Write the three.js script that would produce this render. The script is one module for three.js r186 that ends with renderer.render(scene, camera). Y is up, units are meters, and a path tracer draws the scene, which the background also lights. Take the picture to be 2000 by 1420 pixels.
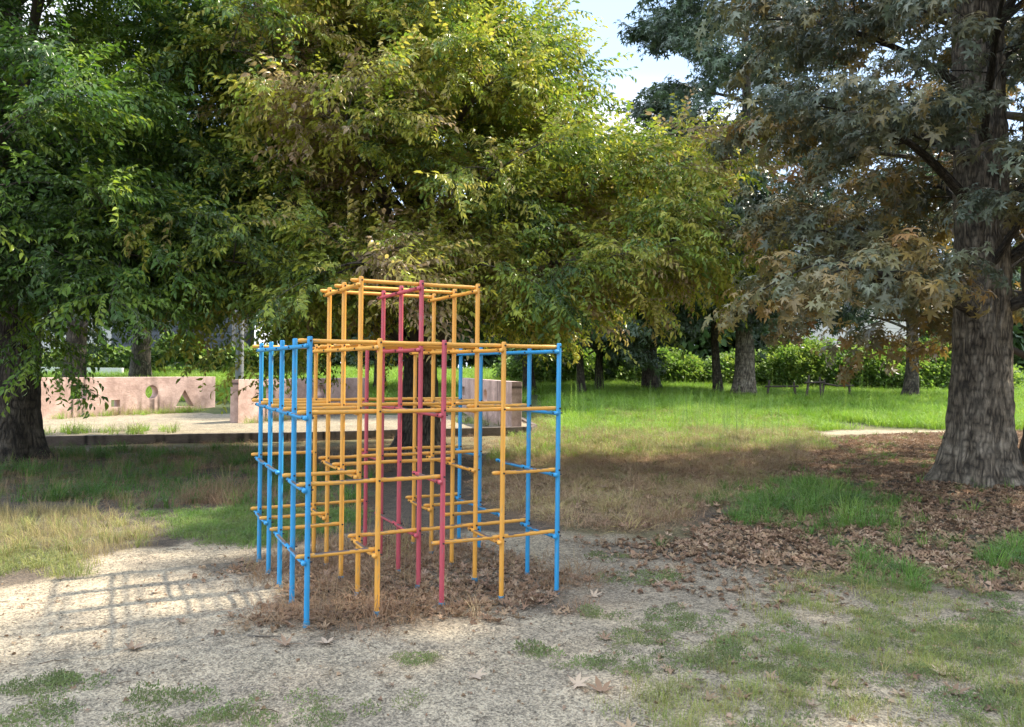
import * as THREE from 'three';
import { mergeGeometries } from 'three/addons/utils/BufferGeometryUtils.js';

// ---------------------------------------------------------------- camera, sky, sun, exposure
const scene = new THREE.Scene();
const camera = new THREE.PerspectiveCamera(50.66, 2000 / 1420, 0.05, 400);
camera.position.set(0, 1.6, 0);
camera.rotation.order = 'YXZ';
camera.rotation.set(0.0057, 0, 0.0106);
scene.add(camera);

const SUN_DIR = new THREE.Vector3(0.74, 1, -0.33).normalize();
const sun = new THREE.DirectionalLight(new THREE.Color(1, 0.92, 0.78), 4.2);
sun.position.copy(SUN_DIR).multiplyScalar(60).add(new THREE.Vector3(0, 0, -14));
sun.target.position.set(0, 0, -14);
sun.shadow.radius = 2.4;
sun.castShadow = true;
sun.shadow.mapSize.set(4096, 4096);
Object.assign(sun.shadow.camera, { left: -40, right: 40, top: 40, bottom: -40, near: 1, far: 160 });
scene.add(sun, sun.target);

const renderer = new THREE.WebGLRenderer({ antialias: true });
renderer.setSize(1024, 727);
renderer.toneMapping = THREE.LinearToneMapping;
renderer.toneMappingExposure = 2.7;
renderer.shadowMap.enabled = true;

// ---------------------------------------------------------------- random and noise
function rng(seed) {
  let a = seed >>> 0;
  return () => { a = (a + 0x6D2B79F5) | 0; let t = Math.imul(a ^ (a >>> 15), 1 | a); t = (t + Math.imul(t ^ (t >>> 7), 61 | t)) ^ t; return ((t ^ (t >>> 14)) >>> 0) / 4294967296; };
}
function hash(x, y, z) {
  let h = Math.imul(x | 0, 374761393) + Math.imul(y | 0, 668265263) + Math.imul(z | 0, 2147483647 ^ 0x5bd1e995);
  h = Math.imul(h ^ (h >>> 13), 1274126177); h ^= h >>> 16;
  return (h >>> 0) / 4294967296;
}
const sm = t => t * t * (3 - 2 * t);
function noise3(x, y, z) {
  const xi = Math.floor(x), yi = Math.floor(y), zi = Math.floor(z), u = sm(x - xi), v = sm(y - yi), w = sm(z - zi);
  const l = (a, b, t) => a + (b - a) * t;
  return l(l(l(hash(xi, yi, zi), hash(xi + 1, yi, zi), u), l(hash(xi, yi + 1, zi), hash(xi + 1, yi + 1, zi), u), v),
    l(l(hash(xi, yi, zi + 1), hash(xi + 1, yi, zi + 1), u), l(hash(xi, yi + 1, zi + 1), hash(xi + 1, yi + 1, zi + 1), u), v), w);
}
function noise2w(x, y, p, s, py = p) {               // value noise that wraps after p cells (py upwards)
  const xi = Math.floor(x), yi = Math.floor(y), u = sm(x - xi), v = sm(y - yi), m = q => ((q % p) + p) % p, n = q => ((q % py) + py) % py;
  const a = hash(m(xi), n(yi), s), b = hash(m(xi + 1), n(yi), s), c = hash(m(xi), n(yi + 1), s), d = hash(m(xi + 1), n(yi + 1), s);
  return a + (b - a) * u + (c - a) * v + (a - b - c + d) * u * v;
}
const fbm2 = (x, y, s = 0) => 0.5 * noise3(x, y, s) + 0.25 * noise3(x * 2.1, y * 2.1, s + 7) + 0.15 * noise3(x * 4.3, y * 4.3, s + 13) + 0.1 * noise3(x * 8.7, y * 8.7, s + 19);
const clamp = (x, a = 0, b = 1) => Math.min(b, Math.max(a, x));
const step = (a, b, x) => sm(clamp((x - a) / (b - a)));
const mix = (a, b, t) => a + (b - a) * t;
const V = (x, y, D) => new THREE.Vector3(x, y, -D);   // D: metres in front of the camera

// ---------------------------------------------------------------- sky
{
  const w = 512, h = 256, d = new Float32Array(w * h * 4);
  for (let j = 0; j < h; j++) for (let i = 0; i < w; i++) {
    const el = (j + 0.5) / h * Math.PI - Math.PI / 2, az = (i + 0.5) / w * 2 * Math.PI;
    const x = Math.cos(el) * Math.cos(az), y = Math.sin(el), z = Math.cos(el) * Math.sin(az);
    const up = Math.max(0, y), k = 1 / (up + 0.25);
    const c = step(0.46, 0.66, fbm2(x * k * 1.6 + 9.3, z * k * 1.6 + 2, 3)) * 0.75 + 0.25 * step(0.0, 0.2, 0.2 - up);
    const t = Math.pow(up, 0.5);
    const o = (j * w + i) * 4;
    const b = [mix(0.54, 0.2, t), mix(0.65, 0.33, t), mix(0.8, 0.56, t)], cl = [0.86, 0.88, 0.9];
    const glow = 1 + 1.4 * Math.pow(Math.max(0, x * SUN_DIR.x + y * SUN_DIR.y + z * SUN_DIR.z), 5);   // hazy air is brighter towards the sun
    for (let q = 0; q < 3; q++) d[o + q] = mix(b[q], cl[q], c) * (y < 0 ? 0.55 : glow);
    d[o + 3] = 1;
  }
  const tex = new THREE.DataTexture(d, w, h, THREE.RGBAFormat, THREE.FloatType);
  tex.mapping = THREE.EquirectangularReflectionMapping;
  tex.magFilter = tex.minFilter = THREE.LinearFilter; tex.needsUpdate = true;
  scene.background = tex; scene.environment = tex;
}

// ---------------------------------------------------------------- helpers
const taken = {};
function numbered(n) { const k = taken[n] = (taken[n] ?? -1) + 1; return k ? `${n}_${String(k).padStart(3, '0')}` : n; }
function tag(o, label, category, group, kind) {
  o.userData.label = label;
  if (category) o.userData.category = category;
  if (group) o.userData.group = group;
  if (kind) o.userData.kind = kind;
  return o;
}
function thing(name, label, category, pos = new THREE.Vector3(), turn = 0, group) {
  const o = new THREE.Group(); o.name = numbered(name); o.position.copy(pos); o.rotation.y = turn; scene.add(o);
  return tag(o, label, category, group);
}
function part(name, geo, mat, parent) { const m = new THREE.Mesh(geo, mat); m.name = name; parent.add(m); return m; }
class GB {                                            // collects triangles with colours and uv
  constructor() { this.p = []; this.i = []; this.c = []; this.u = []; }
  v(x, y, z, c, u = 0, w = 0) { this.p.push(x, y, z); if (c) this.c.push(c[0], c[1], c[2]); this.u.push(u, w); return this.p.length / 3 - 1; }
  t(a, b, c) { this.i.push(a, b, c); }
  q(a, b, c, d) { this.i.push(a, b, c, a, c, d); }
  geo(normals = true) {
    const g = new THREE.BufferGeometry();
    g.setAttribute('position', new THREE.Float32BufferAttribute(this.p, 3));
    if (this.c.length) g.setAttribute('color', new THREE.Float32BufferAttribute(this.c, 3));
    g.setAttribute('uv', new THREE.Float32BufferAttribute(this.u, 2));
    g.setIndex(this.i); if (normals) g.computeVertexNormals();
    return g;
  }
}
// a tube through points; radius(k, angle) and colour(k, angle) per ring
function tube(gb, pts, rad, sides, col, caps = true) {
  const n = pts.length, rings = [];
  let t = pts[1].clone().sub(pts[0]).normalize();
  let a = Math.abs(t.y) > 0.9 ? new THREE.Vector3(1, 0, 0) : new THREE.Vector3(0, 1, 0);
  let N = a.clone().sub(t.clone().multiplyScalar(a.dot(t))).normalize();
  let run = 0;
  for (let k = 0; k < n; k++) {
    const tn = (k < n - 1 ? pts[k + 1].clone().sub(pts[Math.max(0, k - 1)]) : pts[k].clone().sub(pts[k - 1])).normalize();
    N = N.sub(tn.clone().multiplyScalar(N.dot(tn))).normalize();
    const B = tn.clone().cross(N);
    if (k) run += pts[k].distanceTo(pts[k - 1]);
    const ring = [];
    for (let s = 0; s <= sides; s++) {
      const th = s / sides * 2 * Math.PI, r = typeof rad === 'function' ? rad(k, th) : rad;
      const cx = Math.cos(th) * r, cy = Math.sin(th) * r, p = pts[k];
      ring.push(gb.v(p.x + N.x * cx + B.x * cy, p.y + N.y * cx + B.y * cy, p.z + N.z * cx + B.z * cy, col ? (typeof col === 'function' ? col(k, th, run) : col) : null, s / sides, run));
    }
    rings.push(ring);
  }
  for (let k = 0; k < n - 1; k++) for (let s = 0; s < sides; s++) gb.q(rings[k][s], rings[k][s + 1], rings[k + 1][s + 1], rings[k + 1][s]);
  if (caps) for (const [k, f] of [[0, 1], [n - 1, 0]]) {
    const p = pts[k], c = gb.v(p.x, p.y, p.z, col ? (typeof col === 'function' ? col(k, 0, 0) : col) : null);
    for (let s = 0; s < sides; s++) f ? gb.t(c, rings[k][s + 1], rings[k][s]) : gb.t(c, rings[k][s], rings[k][s + 1]);
  }
}
function dataTex(n, m, f, srgb) {
  const d = new Uint8Array(n * m * 4);
  for (let j = 0; j < m; j++) for (let i = 0; i < n; i++) { const c = f(i, j), o = (j * n + i) * 4; d[o] = clamp(c[0]) * 255; d[o + 1] = clamp(c[1]) * 255; d[o + 2] = clamp(c[2]) * 255; d[o + 3] = 255; }
  const t = new THREE.DataTexture(d, n, m); t.wrapS = t.wrapT = THREE.RepeatWrapping; t.magFilter = THREE.LinearFilter; t.minFilter = THREE.LinearMipmapLinearFilter; t.generateMipmaps = true;
  if (srgb) t.colorSpace = THREE.SRGBColorSpace; t.needsUpdate = true; return t;
}

// ---------------------------------------------------------------- textures
const N1 = 1024;
const sandH = new Float32Array(N1 * N1);
for (let j = 0; j < N1; j++) for (let i = 0; i < N1; i++) {
  const u = i / N1, v = j / N1;
  sandH[j * N1 + i] = 0.22 * noise2w(u * 512, v * 512, 512, 1) + 0.34 * noise2w(u * 256, v * 256, 256, 2) + 0.24 * noise2w(u * 128, v * 128, 128, 3) + 0.12 * noise2w(u * 30, v * 30, 30, 4) + 0.08 * noise2w(u * 9, v * 9, 9, 5);
}
const sandMap = dataTex(N1, N1, (i, j) => { const s = sandH[j * N1 + i], g = hash(i >> 1, j >> 1, 9), k = clamp(0.80 + (s - 0.5) * 1.15 - (g > 0.972 ? 0.28 : 0) + (g < 0.03 ? 0.16 : 0)); return [k, k * 0.985, k * 0.965]; }, true);
const sandBump = dataTex(N1, N1, (i, j) => { const k = sandH[j * N1 + i]; return [k, k, k]; });
for (const t of [sandMap, sandBump]) t.repeat.set(1, 1);
const barkH = (i, j, n, m) => { const u = i / n, v = j / m; const wob = noise2w(u * 8, v * 10, 8, 3, 10) * 1.6; const r = Math.abs(noise2w(u * 34 + wob * 0.5, v * 14, 34, 1, 14) * 2 - 1); const r2 = Math.abs(noise2w(u * 64 + wob, v * 22, 64, 2, 22) * 2 - 1); return clamp(Math.pow(r, 0.7) * 0.55 + r2 * 0.35 + noise2w(u * 200, v * 200, 200, 4) * 0.15); };
const barkMap = dataTex(512, 1024, (i, j) => { const h = barkH(i, j, 512, 1024), g = noise2w(i / 512 * 12, j / 1024 * 16, 12, 8, 16); const k = 0.3 + h * 0.75 + (g - 0.5) * 0.25; return [k, k * (0.96 + 0.03 * g), k * (0.9 + 0.06 * g)]; }, true);
const barkBump = dataTex(512, 1024, (i, j) => { const h = barkH(i, j, 512, 1024); return [h, h, h]; });
// stains, trickles and blotches of the rendered walls
const wallMap = dataTex(1024, 512, (i, j) => {
  const u = i / 1024, v = j / 512;
  const bl = noise2w(u * 14, v * 7, 14, 1, 7) * 0.5 + noise2w(u * 40, v * 22, 40, 2, 22) * 0.3 + noise2w(u * 160, v * 90, 160, 3, 90) * 0.2;
  const streak = Math.pow(noise2w(u * 60, v * 2 + noise2w(u * 20, v * 6, 20, 6, 6) * 0.4, 60, 4, 2), 3) * step(0.35, 0.75, noise2w(u * 9, v * 2, 9, 5, 2));
  const k = 0.88 + (bl - 0.5) * 0.4 - streak * 0.6;
  return [k, k * (0.97 + bl * 0.05), k * (0.95 + bl * 0.07)];
}, true);
const wallBump = dataTex(512, 512, (i, j) => { const u = i / 512, v = j / 512, k = 0.5 * noise2w(u * 120, v * 120, 120, 1) + 0.5 * noise2w(u * 30, v * 30, 30, 2); return [k, k, k]; });

// ---------------------------------------------------------------- zones of the ground (world x, D)
const Z = {
  lawn: [[1.01, 5.13], [1.89, 5.64], [2.79, 6.42], [4.44, 6.32], [2.57, 3.3], [2.4, 2.6], [0.2, 2.6], [0.31, 3.44], [0.54, 3.95], [0.88, 4.47]],
  clump: [[2.15, 8.66], [3.1, 10.4], [4.1, 11.2], [4.9, 10.8], [4.45, 9.11], [4.52, 7.95], [3.94, 7.02], [3.22, 7.4], [2.63, 7.85], [2.03, 7.95]],
  clump2: [[2.72, 6.25], [3.27, 6.27], [3.04, 5.68], [2.43, 5.66]], clump3: [[4.46, 7.25], [5.26, 7.5], [4.44, 6.32], [3.87, 6.3]],
  drytall: [[-5.98, 8.5], [-3.86, 8.32], [-3.06, 6.89], [-3.43, 6.32], [-4.25, 6.04]],
  lowleft: [[-3.86, 6.48], [-3.48, 6.49], [-3.14, 5.79], [-3.95, 5.62], [-4.47, 6.36]],
  greenleft: [[-3.86, 8.32], [-2.84, 8.68], [-1.72, 8.44], [-1.46, 7.4], [-2.23, 6.74], [-3.15, 7.1]],
  shade: [[-7.73, 13.68], [-4.93, 14.84], [-1.82, 11.49], [-1.56, 8.45], [-3.86, 8.32], [-6.55, 9.14], [-8.29, 11.55]],
  deadclump: [[-4.38, 9.86], [-3.36, 10.15], [-2.5, 9.0], [-3.75, 8.57]],
  thatch: [[-0.58, 12.83], [2.46, 14.66], [6.87, 16.58], [4.06, 11.66], [2.27, 8.66], [1.5, 7.43], [0.53, 7.74], [-0.41, 9.16]],
  meadow: [[0.9, 25.0], [8.93, 23.89], [6.64, 15.53], [2.79, 13.86], [0.37, 13.27], [-0.4, 13]],
  stalks: [[0.88, 24.84], [5.08, 26.14], [8.87, 25.06], [6.04, 17.05], [3.51, 18.69]],
  litter: [[3.9, 11.65], [7.4, 18.46], [12.06, 21.01], [15.77, 21.49], [6, 7], [4.11, 5.59], [2.92, 5.81], [2.15, 6.15], [0.84, 6.88], [1.5, 7.43], [2.19, 8.36]],
  litter2: [[0.51, 7.39], [2.4, 7.15], [2.6, 5.6], [1.63, 5.1], [0.85, 5.5]],
  gymmound: [[-2.24, 6.05], [-1.91, 6.56], [-1.17, 7.42], [-0.16, 6.83], [0.49, 5.86], [0.46, 5.12], [-0.3, 4.74], [-1.1, 4.41], [-1.53, 4.65], [-1.7, 5.38]],
  far: [[1.3, 18.8], [1.0, 44], [34, 44], [26, 22.4], [11.5, 21.2], [9, 23], [3, 24]],
  farleft: [[-34, 26], [-30, 44], [1.3, 44], [0.5, 26]],
  sandfront: [[-6, 2], [-5.5, 5.4], [-3.2, 5.7], [-3.4, 6.4], [-2.9, 7.0], [-2.0, 6.6], [-1.5, 7.4], [0.5, 7.6], [1.9, 7.2], [2.2, 6.1], [2.6, 5.7], [3.4, 2]],
};
function inside(poly, x, y) {
  let r = false;
  for (let i = 0, j = poly.length - 1; i < poly.length; j = i++) { const [a, b] = poly[i], [c, d] = poly[j]; if ((b > y) !== (d > y) && x < (c - a) * (y - b) / (d - b) + a) r = !r; }
  return r;
}
function signed(poly, x, y) {                          // metres to the outline, positive inside
  let m = 1e9;
  for (let i = 0, j = poly.length - 1; i < poly.length; j = i++) {
    const [a, b] = poly[i], [c, d] = poly[j], ux = c - a, uy = d - b, t = clamp(((x - a) * ux + (y - b) * uy) / (ux * ux + uy * uy));
    m = Math.min(m, (x - a - ux * t) ** 2 + (y - b - uy * t) ** 2);
  }
  m = Math.sqrt(m); return inside(poly, x, y) ? m : -m;
}
function groundH(x, D) {
  let h = 0.055 * Math.max(0, D - 20) * step(20, 24, D); if (h > 1.5) h = 1.5;
  h += (fbm2(x * 0.6, D * 0.6, 2) - 0.5) * 0.05 + (fbm2(x * 4, D * 4, 5) - 0.5) * 0.022 + (fbm2(x * 13, D * 13, 6) - 0.5) * 0.008;
  h += 0.10 * Math.exp(-((x - 6.55) ** 2 + (D - 10.6) ** 2) / 3) + 0.10 * Math.exp(-((x + 8) ** 2 + (D - 12.2) ** 2) / 3);
  h += 0.035 * Math.exp(-((x + 0.8) ** 2 + (D - 5.7) ** 2) / 1.2);
  return h - 0.004;
}
// ---------------------------------------------------------------- ground
{
  const line = (segs) => { const o = [segs[0][0]]; for (const [a, b, s] of segs) { const n = Math.round((b - a) / s); for (let k = 1; k <= n; k++) o.push(a + (b - a) * k / n); } return o; };
  const xs = line([[-120, -40, 10], [-40, -14, 1.3], [-14, -6, 0.25], [-6, -4, 0.08], [-4, 4, 0.045], [4, 7, 0.09], [7, 16, 0.25], [16, 40, 1.2], [40, 120, 10]]);
  const ds = line([[-60, -10, 5], [-10, 2, 0.6], [2, 2.8, 0.1], [2.8, 8.6, 0.04], [8.6, 15, 0.09], [15, 26, 0.2], [26, 50, 0.6], [50, 160, 8]]);
  const gb = new GB(), nx = xs.length;
  const C = { sand: [0.51, 0.425, 0.30], grit: [0.385, 0.32, 0.235], soil: [0.135, 0.104, 0.075], thatch: [0.235, 0.16, 0.098], green: [0.10, 0.13, 0.035], olive: [0.24, 0.205, 0.09] };
  const lay = (c, t, k) => { for (let q = 0; q < 3; q++) c[q] = mix(c[q], t[q], k); };
  for (const D of ds) for (const x of xs) {
    const n = fbm2(x * 1.3, D * 1.3, 11), e = (n - 0.5) * 1.4 + (fbm2(x * 5, D * 5, 4) - 0.5) * 0.5, c = [...C.olive];
    if (D > 16) lay(c, C.green, step(19, 23, D + e * 3));
    const on = (p, w = 0.25) => step(-w, w, signed(p, x, D) + e * 0.8);
    if (D < 20) {
      lay(c, C.soil, step(16, 13, D + e) * (x < 0.5 ? 1 : 0.3));
      lay(c, C.thatch, on(Z.thatch));
      lay(c, C.sand, on(Z.sandfront, 0.2));
      lay(c, C.sand, on(Z.lawn, 0.3) * 0.92);
      lay(c, C.soil, on(Z.gymmound, 0.2) * 0.75);
      lay(c, C.soil, on(Z.litter, 0.35) * 0.9);
      lay(c, C.soil, on(Z.litter2, 0.3) * 0.3);
      lay(c, C.grit, step(0.5, 0.68, fbm2(x * 0.9 + 3, D * 1.6, 21)) * 0.6 * on(Z.sandfront));
      lay(c, C.grit, step(0.52, 0.62, fbm2(x * 4, D * 7, 23)) * 0.4 * on(Z.sandfront));
    }
    if (D > 17 && D < 24) lay(c, C.sand, step(-0.3, 0.3, 0.55 - Math.abs(D - (20.3 + (x - 9) * 0.12)) + e * 0.5) * step(5, 7, x) * 0.9);
    gb.v(x, groundH(x, D), -D, c, x / 2, D / 2);
  }
  for (let j = 0; j < ds.length - 1; j++) for (let i = 0; i < nx - 1; i++) { const a = j * nx + i; gb.q(a, a + 1, a + nx + 1, a + nx); }
  const m = new THREE.MeshStandardMaterial({ vertexColors: true, map: sandMap, bumpMap: sandBump, bumpScale: 0.012, roughness: 0.95 });
  const g = part('ground', gb.geo(), m, scene); tag(g, 'pale sandy playground ground fading into brown soil and meadow', 'ground', null, 'structure');
}

// ---------------------------------------------------------------- sandpit with its kerb and three walls
const PIT = 0.15;
{
  const edge = [[-18, 11.25], [-9.17, 14.68], [-4.73, 16.2], [0.42, 18.45], [0.58, 19.1], [-0.3, 27.2], [-14, 28.5], [-22, 20]];
  const sh = new THREE.Shape(edge.map(([x, D]) => new THREE.Vector2(x, D)));
  const gb = new GB(), x0 = -22, x1 = 1, d0 = 11, d1 = 29, s = 0.16, nx = Math.round((x1 - x0) / s), nd = Math.round((d1 - d0) / s), id = {};
  const at = (i, j) => { const k = j * 1000 + i; if (id[k] === undefined) { const x = x0 + i * s, D = d0 + j * s, n = fbm2(x * 2, D * 2, 31), w = 0.9 + (n - 0.5) * 0.35; id[k] = gb.v(x, PIT + (fbm2(x * 1.5, D * 1.5, 33) - 0.5) * 0.05, -D, [0.5 * w, 0.425 * w, 0.3 * w], x / 2, D / 2); } return id[k]; };
  for (let j = 0; j < nd; j++) for (let i = 0; i < nx; i++) if (signed(edge, x0 + (i + 0.5) * s, d0 + (j + 0.5) * s) > 0.02) gb.q(at(i, j), at(i + 1, j), at(i + 1, j + 1), at(i, j + 1));
  const g = part('sandpit_ground', gb.geo(), new THREE.MeshStandardMaterial({ vertexColors: true, map: sandMap, bumpMap: sandBump, bumpScale: 0.02, roughness: 0.95 }), scene);
  tag(g, 'sunlit pale sand filling the raised pit between pink walls', 'sand', null, 'structure');
  const km = new THREE.MeshStandardMaterial({ color: new THREE.Color(0.2, 0.155, 0.125), map: wallMap, roughness: 0.9, bumpMap: wallBump, bumpScale: 0.01 });
  const kerb = thing('sandpit_kerb', 'low dark concrete kerb along the front of the raised sandpit', 'kerb'); kerb.userData.kind = 'structure';
  const r = rng(5);
  for (let e = 0; e < 5; e++) {
    const a = edge[e], b = edge[e + 1], L = Math.hypot(b[0] - a[0], b[1] - a[1]), n = Math.max(1, Math.round(L / 1.9));
    for (let k = 0; k < n; k++) {
      const l = L / n - 0.012, bx = new THREE.BoxGeometry(l, 0.26, 0.13), t = (k + 0.5) / n;
      const uv = bx.attributes.uv; for (let q = 0; q < uv.count; q++) uv.setXY(q, uv.getX(q) * 0.5 + k * 0.37, uv.getY(q) * 0.15);
      const o = part('kerb_stone', bx, km, kerb);
      o.position.set(mix(a[0], b[0], t), 0.052 + r() * 0.014, -mix(a[1], b[1], t)); o.rotation.y = Math.atan2(b[1] - a[1], b[0] - a[0]) + (r() - 0.5) * 0.006;
    }
  }
}
const pinkM = new THREE.MeshStandardMaterial({ color: new THREE.Color(0.63, 0.44, 0.385), map: wallMap, bumpMap: wallBump, bumpScale: 0.006, roughness: 0.92 });
function pinkWall(A, B, h, holes, th, label, back) {
  const L = Math.hypot(B[0] - A[0], B[1] - A[1]);
  const s = new THREE.Shape([[0, 0], [L, 0], [L, h], [0, h]].map(p => new THREE.Vector2(...p)));
  for (const q of holes) {
    const p = new THREE.Path();
    if (q[0] === 'o') p.absarc(q[1], q[2], q[3], 0, Math.PI * 2);
    else { const pts = q[1]; p.moveTo(...pts[0]); for (const z of pts.slice(1)) p.lineTo(...z); p.closePath(); }
    s.holes.push(p);
  }
  const g = new THREE.ExtrudeGeometry(s, { depth: th, bevelEnabled: true, bevelSize: 0.008, bevelThickness: 0.008, bevelSegments: 1, curveSegments: 28 });
  const uv = g.attributes.uv; for (let q = 0; q < uv.count; q++) uv.setXY(q, uv.getX(q) / 5, uv.getY(q) / 2.5);
  const o = thing('pink_wall', label, 'wall', V(A[0], 0.13, A[1]), Math.atan2(B[1] - A[1], B[0] - A[0]), 'pink play walls round the sandpit');
  const m = part('wall_body', g, pinkM, o); m.position.z = back ? -th : 0;
  if (!back) m.position.z = -th;
  return o;
}
const H1 = 1.08, sq = (x0, y0, x1, y1) => ['p', [[x0, y0], [x1, y0], [x1, y1], [x0, y1]]];
pinkWall([-12.3, 19.75], [-9.5, 24.6], H1, [sq(0.95, 0.49, 1.4, 0.89), sq(2.1, 0.24, 2.37, 0.45), ['o', 3.36, 0.64, 0.21], ['p', [[4.16, 0.17], [4.82, 0.17], [4.48, 0.7]]]], 0.26, 'pink rendered wall pierced by squares, a circle and a triangle beside the dark trunk');
pinkWall([-6.8, 19.1], [-4.55, 24.4], H1 + 0.02, [sq(0.85, 0.45, 1.3, 0.92), ['o', 3.3, 0.74, 0.2]], 0.24, 'pink wall with square and round holes seen through the blue bars');
pinkWall([0.24, 18.5], [-1.45, 24.5], H1 + 0.05, [sq(5.35, 0.58, 5.9, 0.88), ['o', 2.66, 0.7, 0.19]], 0.24, 'shaded brownish pink wall end standing at the right corner of the sandpit', true);

// ---------------------------------------------------------------- leaves and sprigs
function leafInto(gb, base, dir, nrm, len, wid, fold, curl) {
  const d = dir.clone().normalize(), n = nrm.clone().sub(d.clone().multiplyScalar(nrm.dot(d))).normalize(), s = d.clone().cross(n);
  const P = (u, v, w) => { const k = base.clone().addScaledVector(d, u * len).addScaledVector(s, v * wid).addScaledVector(n, w * wid - curl * u * u * len); return gb.v(k.x, k.y, k.z); };
  const a = P(0, 0, 0), m1 = P(0.33, 0, 0), m2 = P(0.68, 0, 0), t = P(1, 0, 0), l1 = P(0.3, 0.5, fold), l2 = P(0.66, 0.38, fold), r1 = P(0.3, -0.5, fold), r2 = P(0.66, -0.38, fold);
  gb.t(a, m1, l1); gb.q(l1, m1, m2, l2); gb.t(l2, m2, t); gb.t(a, r1, m1); gb.q(m1, r1, r2, m2); gb.t(m2, r2, t);
}
function starInto(gb, base, dir, nrm, size, droop, r) {
  const d = dir.clone().normalize(), n = nrm.clone().sub(d.clone().multiplyScalar(nrm.dot(d))).normalize(), s = d.clone().cross(n);
  const P = (ang, rad, lift) => { const k = base.clone().addScaledVector(d, Math.cos(ang) * rad * size).addScaledVector(s, Math.sin(ang) * rad * size).addScaledVector(n, lift * size); return gb.v(k.x, k.y, k.z); };
  const c = P(0, 0, 0), A = [-1.9, -0.98, 0, 0.98, 1.9], L = [0.72, 0.95, 1.06, 0.95, 0.72];
  let prev = P(-2.7, 0.16, 0);
  for (let k = 0; k < 5; k++) {
    const j = (r() - 0.5) * 0.12, dr = droop * (0.6 + r() * 0.8), a = A[k] + j, l = L[k] * (0.92 + r() * 0.16), nxt = k < 4 ? P((A[k] + A[k + 1]) / 2, 0.3, -0.02) : P(2.7, 0.16, 0);
    const w0 = P(a - 0.3, l * 0.55, 0.05 - dr * 0.3), w1 = P(a + 0.3, l * 0.55, 0.05 - dr * 0.3), m = P(a, l * 0.55, -0.03 - dr * 0.3), t = P(a, l, -dr);
    gb.t(c, prev, m); gb.t(prev, w0, m); gb.t(w0, t, m); gb.t(c, m, nxt); gb.t(m, w1, nxt); gb.t(m, t, w1); prev = nxt;
  }
}
const X = new THREE.Vector3(1, 0, 0), Y = new THREE.Vector3(0, 1, 0);
function zelkovaSprig(seed) {
  const r = rng(seed), gb = new GB(), L = 0.34 + r() * 0.16, bend = -0.04 + r() * 0.2, n = 11 + Math.floor(r() * 4), ph = r() * 6;
  const at = u => new THREE.Vector3(L * u, -bend * u * u + 0.012 * Math.sin(u * 9 + ph), 0.05 * Math.sin(u * 2.4 + ph));
  for (let k = 0; k < n; k++) {
    const u = 0.06 + 0.94 * (k + (r() - 0.5) * 0.6) / (n - 1), sd = k % 2 ? 1 : -1, last = k === n - 1;
    if (r() < 0.07) continue;
    const dir = new THREE.Vector3(0.35 + r() * 0.7, -0.05 - r() * 0.75, (last ? 0.1 : 0.75) * sd + (r() - 0.5) * 0.5);
    const nr = new THREE.Vector3((r() - 0.5) * 1.4, 1, (r() - 0.5) * 1.4 + sd * 0.3), z = r();
    leafInto(gb, at(clamp(u)), dir, nr, 0.05 + z * 0.05, 0.022 + z * 0.02, 0.1 + r() * 0.2, 0.05 + r() * 0.3);
  }
  tube(gb, [0, 0.35, 0.7, 1].map(at), k => 0.0032 - 0.0007 * k, 3, null, false);
  return gb.geo();
}
function sweetgumSprig(seed) {
  const r = rng(seed), gb = new GB(), L = 0.26, n = 7;
  for (let k = 0; k < n; k++) {
    const u = (k + 0.5) / n, a = k * 2.4 + r(), base = new THREE.Vector3(L * u, -0.02 * u, 0);
    const out = new THREE.Vector3(0.25 + u * 0.9, Math.cos(a) * 0.5 - 0.15, Math.sin(a)).normalize();
    const tip = base.clone().addScaledVector(out, 0.06 + r() * 0.05);
    const dir = out.clone().add(new THREE.Vector3(0, -0.55 - r() * 0.5, 0));
    const nr = new THREE.Vector3(out.x * 0.5 + (r() - 0.5) * 0.5, 1, out.z * 0.5 + (r() - 0.5) * 0.5);
    starInto(gb, tip, dir, nr, 0.058 + r() * 0.05, 0.1 + r() * 0.4, r);
    tube(gb, [base, tip], 0.0014, 3, null, false);
  }
  tube(gb, [new THREE.Vector3(), new THREE.Vector3(L, -0.02, 0)], 0.004, 3, null, false);
  return gb.geo();
}
function broadSprig(seed) {
  const r = rng(seed), gb = new GB(), n = 10;
  for (let k = 0; k < n; k++) {
    const u = (k + 0.3) / n, a = k * 2.4 + r(), base = new THREE.Vector3(0.36 * u, 0, 0);
    const out = new THREE.Vector3(0.5, Math.cos(a) * 0.8, Math.sin(a));
    const nr = new THREE.Vector3((r() - 0.5), 1, (r() - 0.5));
    leafInto(gb, base.clone().addScaledVector(out, 0.05), out.add(new THREE.Vector3(0, -0.3 * r(), 0)), nr, 0.11 + r() * 0.05, 0.075 + r() * 0.02, 0.1, 0.15);
  }
  return gb.geo();
}
const zelk = [1, 2, 3, 4, 5].map(zelkovaSprig), gum = [11, 12, 13, 14].map(sweetgumSprig), broad = [21, 22].map(broadSprig);
const leafMat = (t, coat, cr, spec = 0.5) => new THREE.MeshPhysicalMaterial({ color: 0xffffff, roughness: 1, transmission: t, thickness: 0, clearcoat: coat, clearcoatRoughness: cr, side: THREE.DoubleSide, specularIntensity: spec });
const zelkM = leafMat(0.5, 0.65, 0.24), gumM = leafMat(0.3, 1.0, 0.32), broadM = leafMat(0.5, 0.3, 0.4), grassM = leafMat(0.4, 0.25, 0.45), dryM = leafMat(0.22, 0.1, 0.6);

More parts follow.
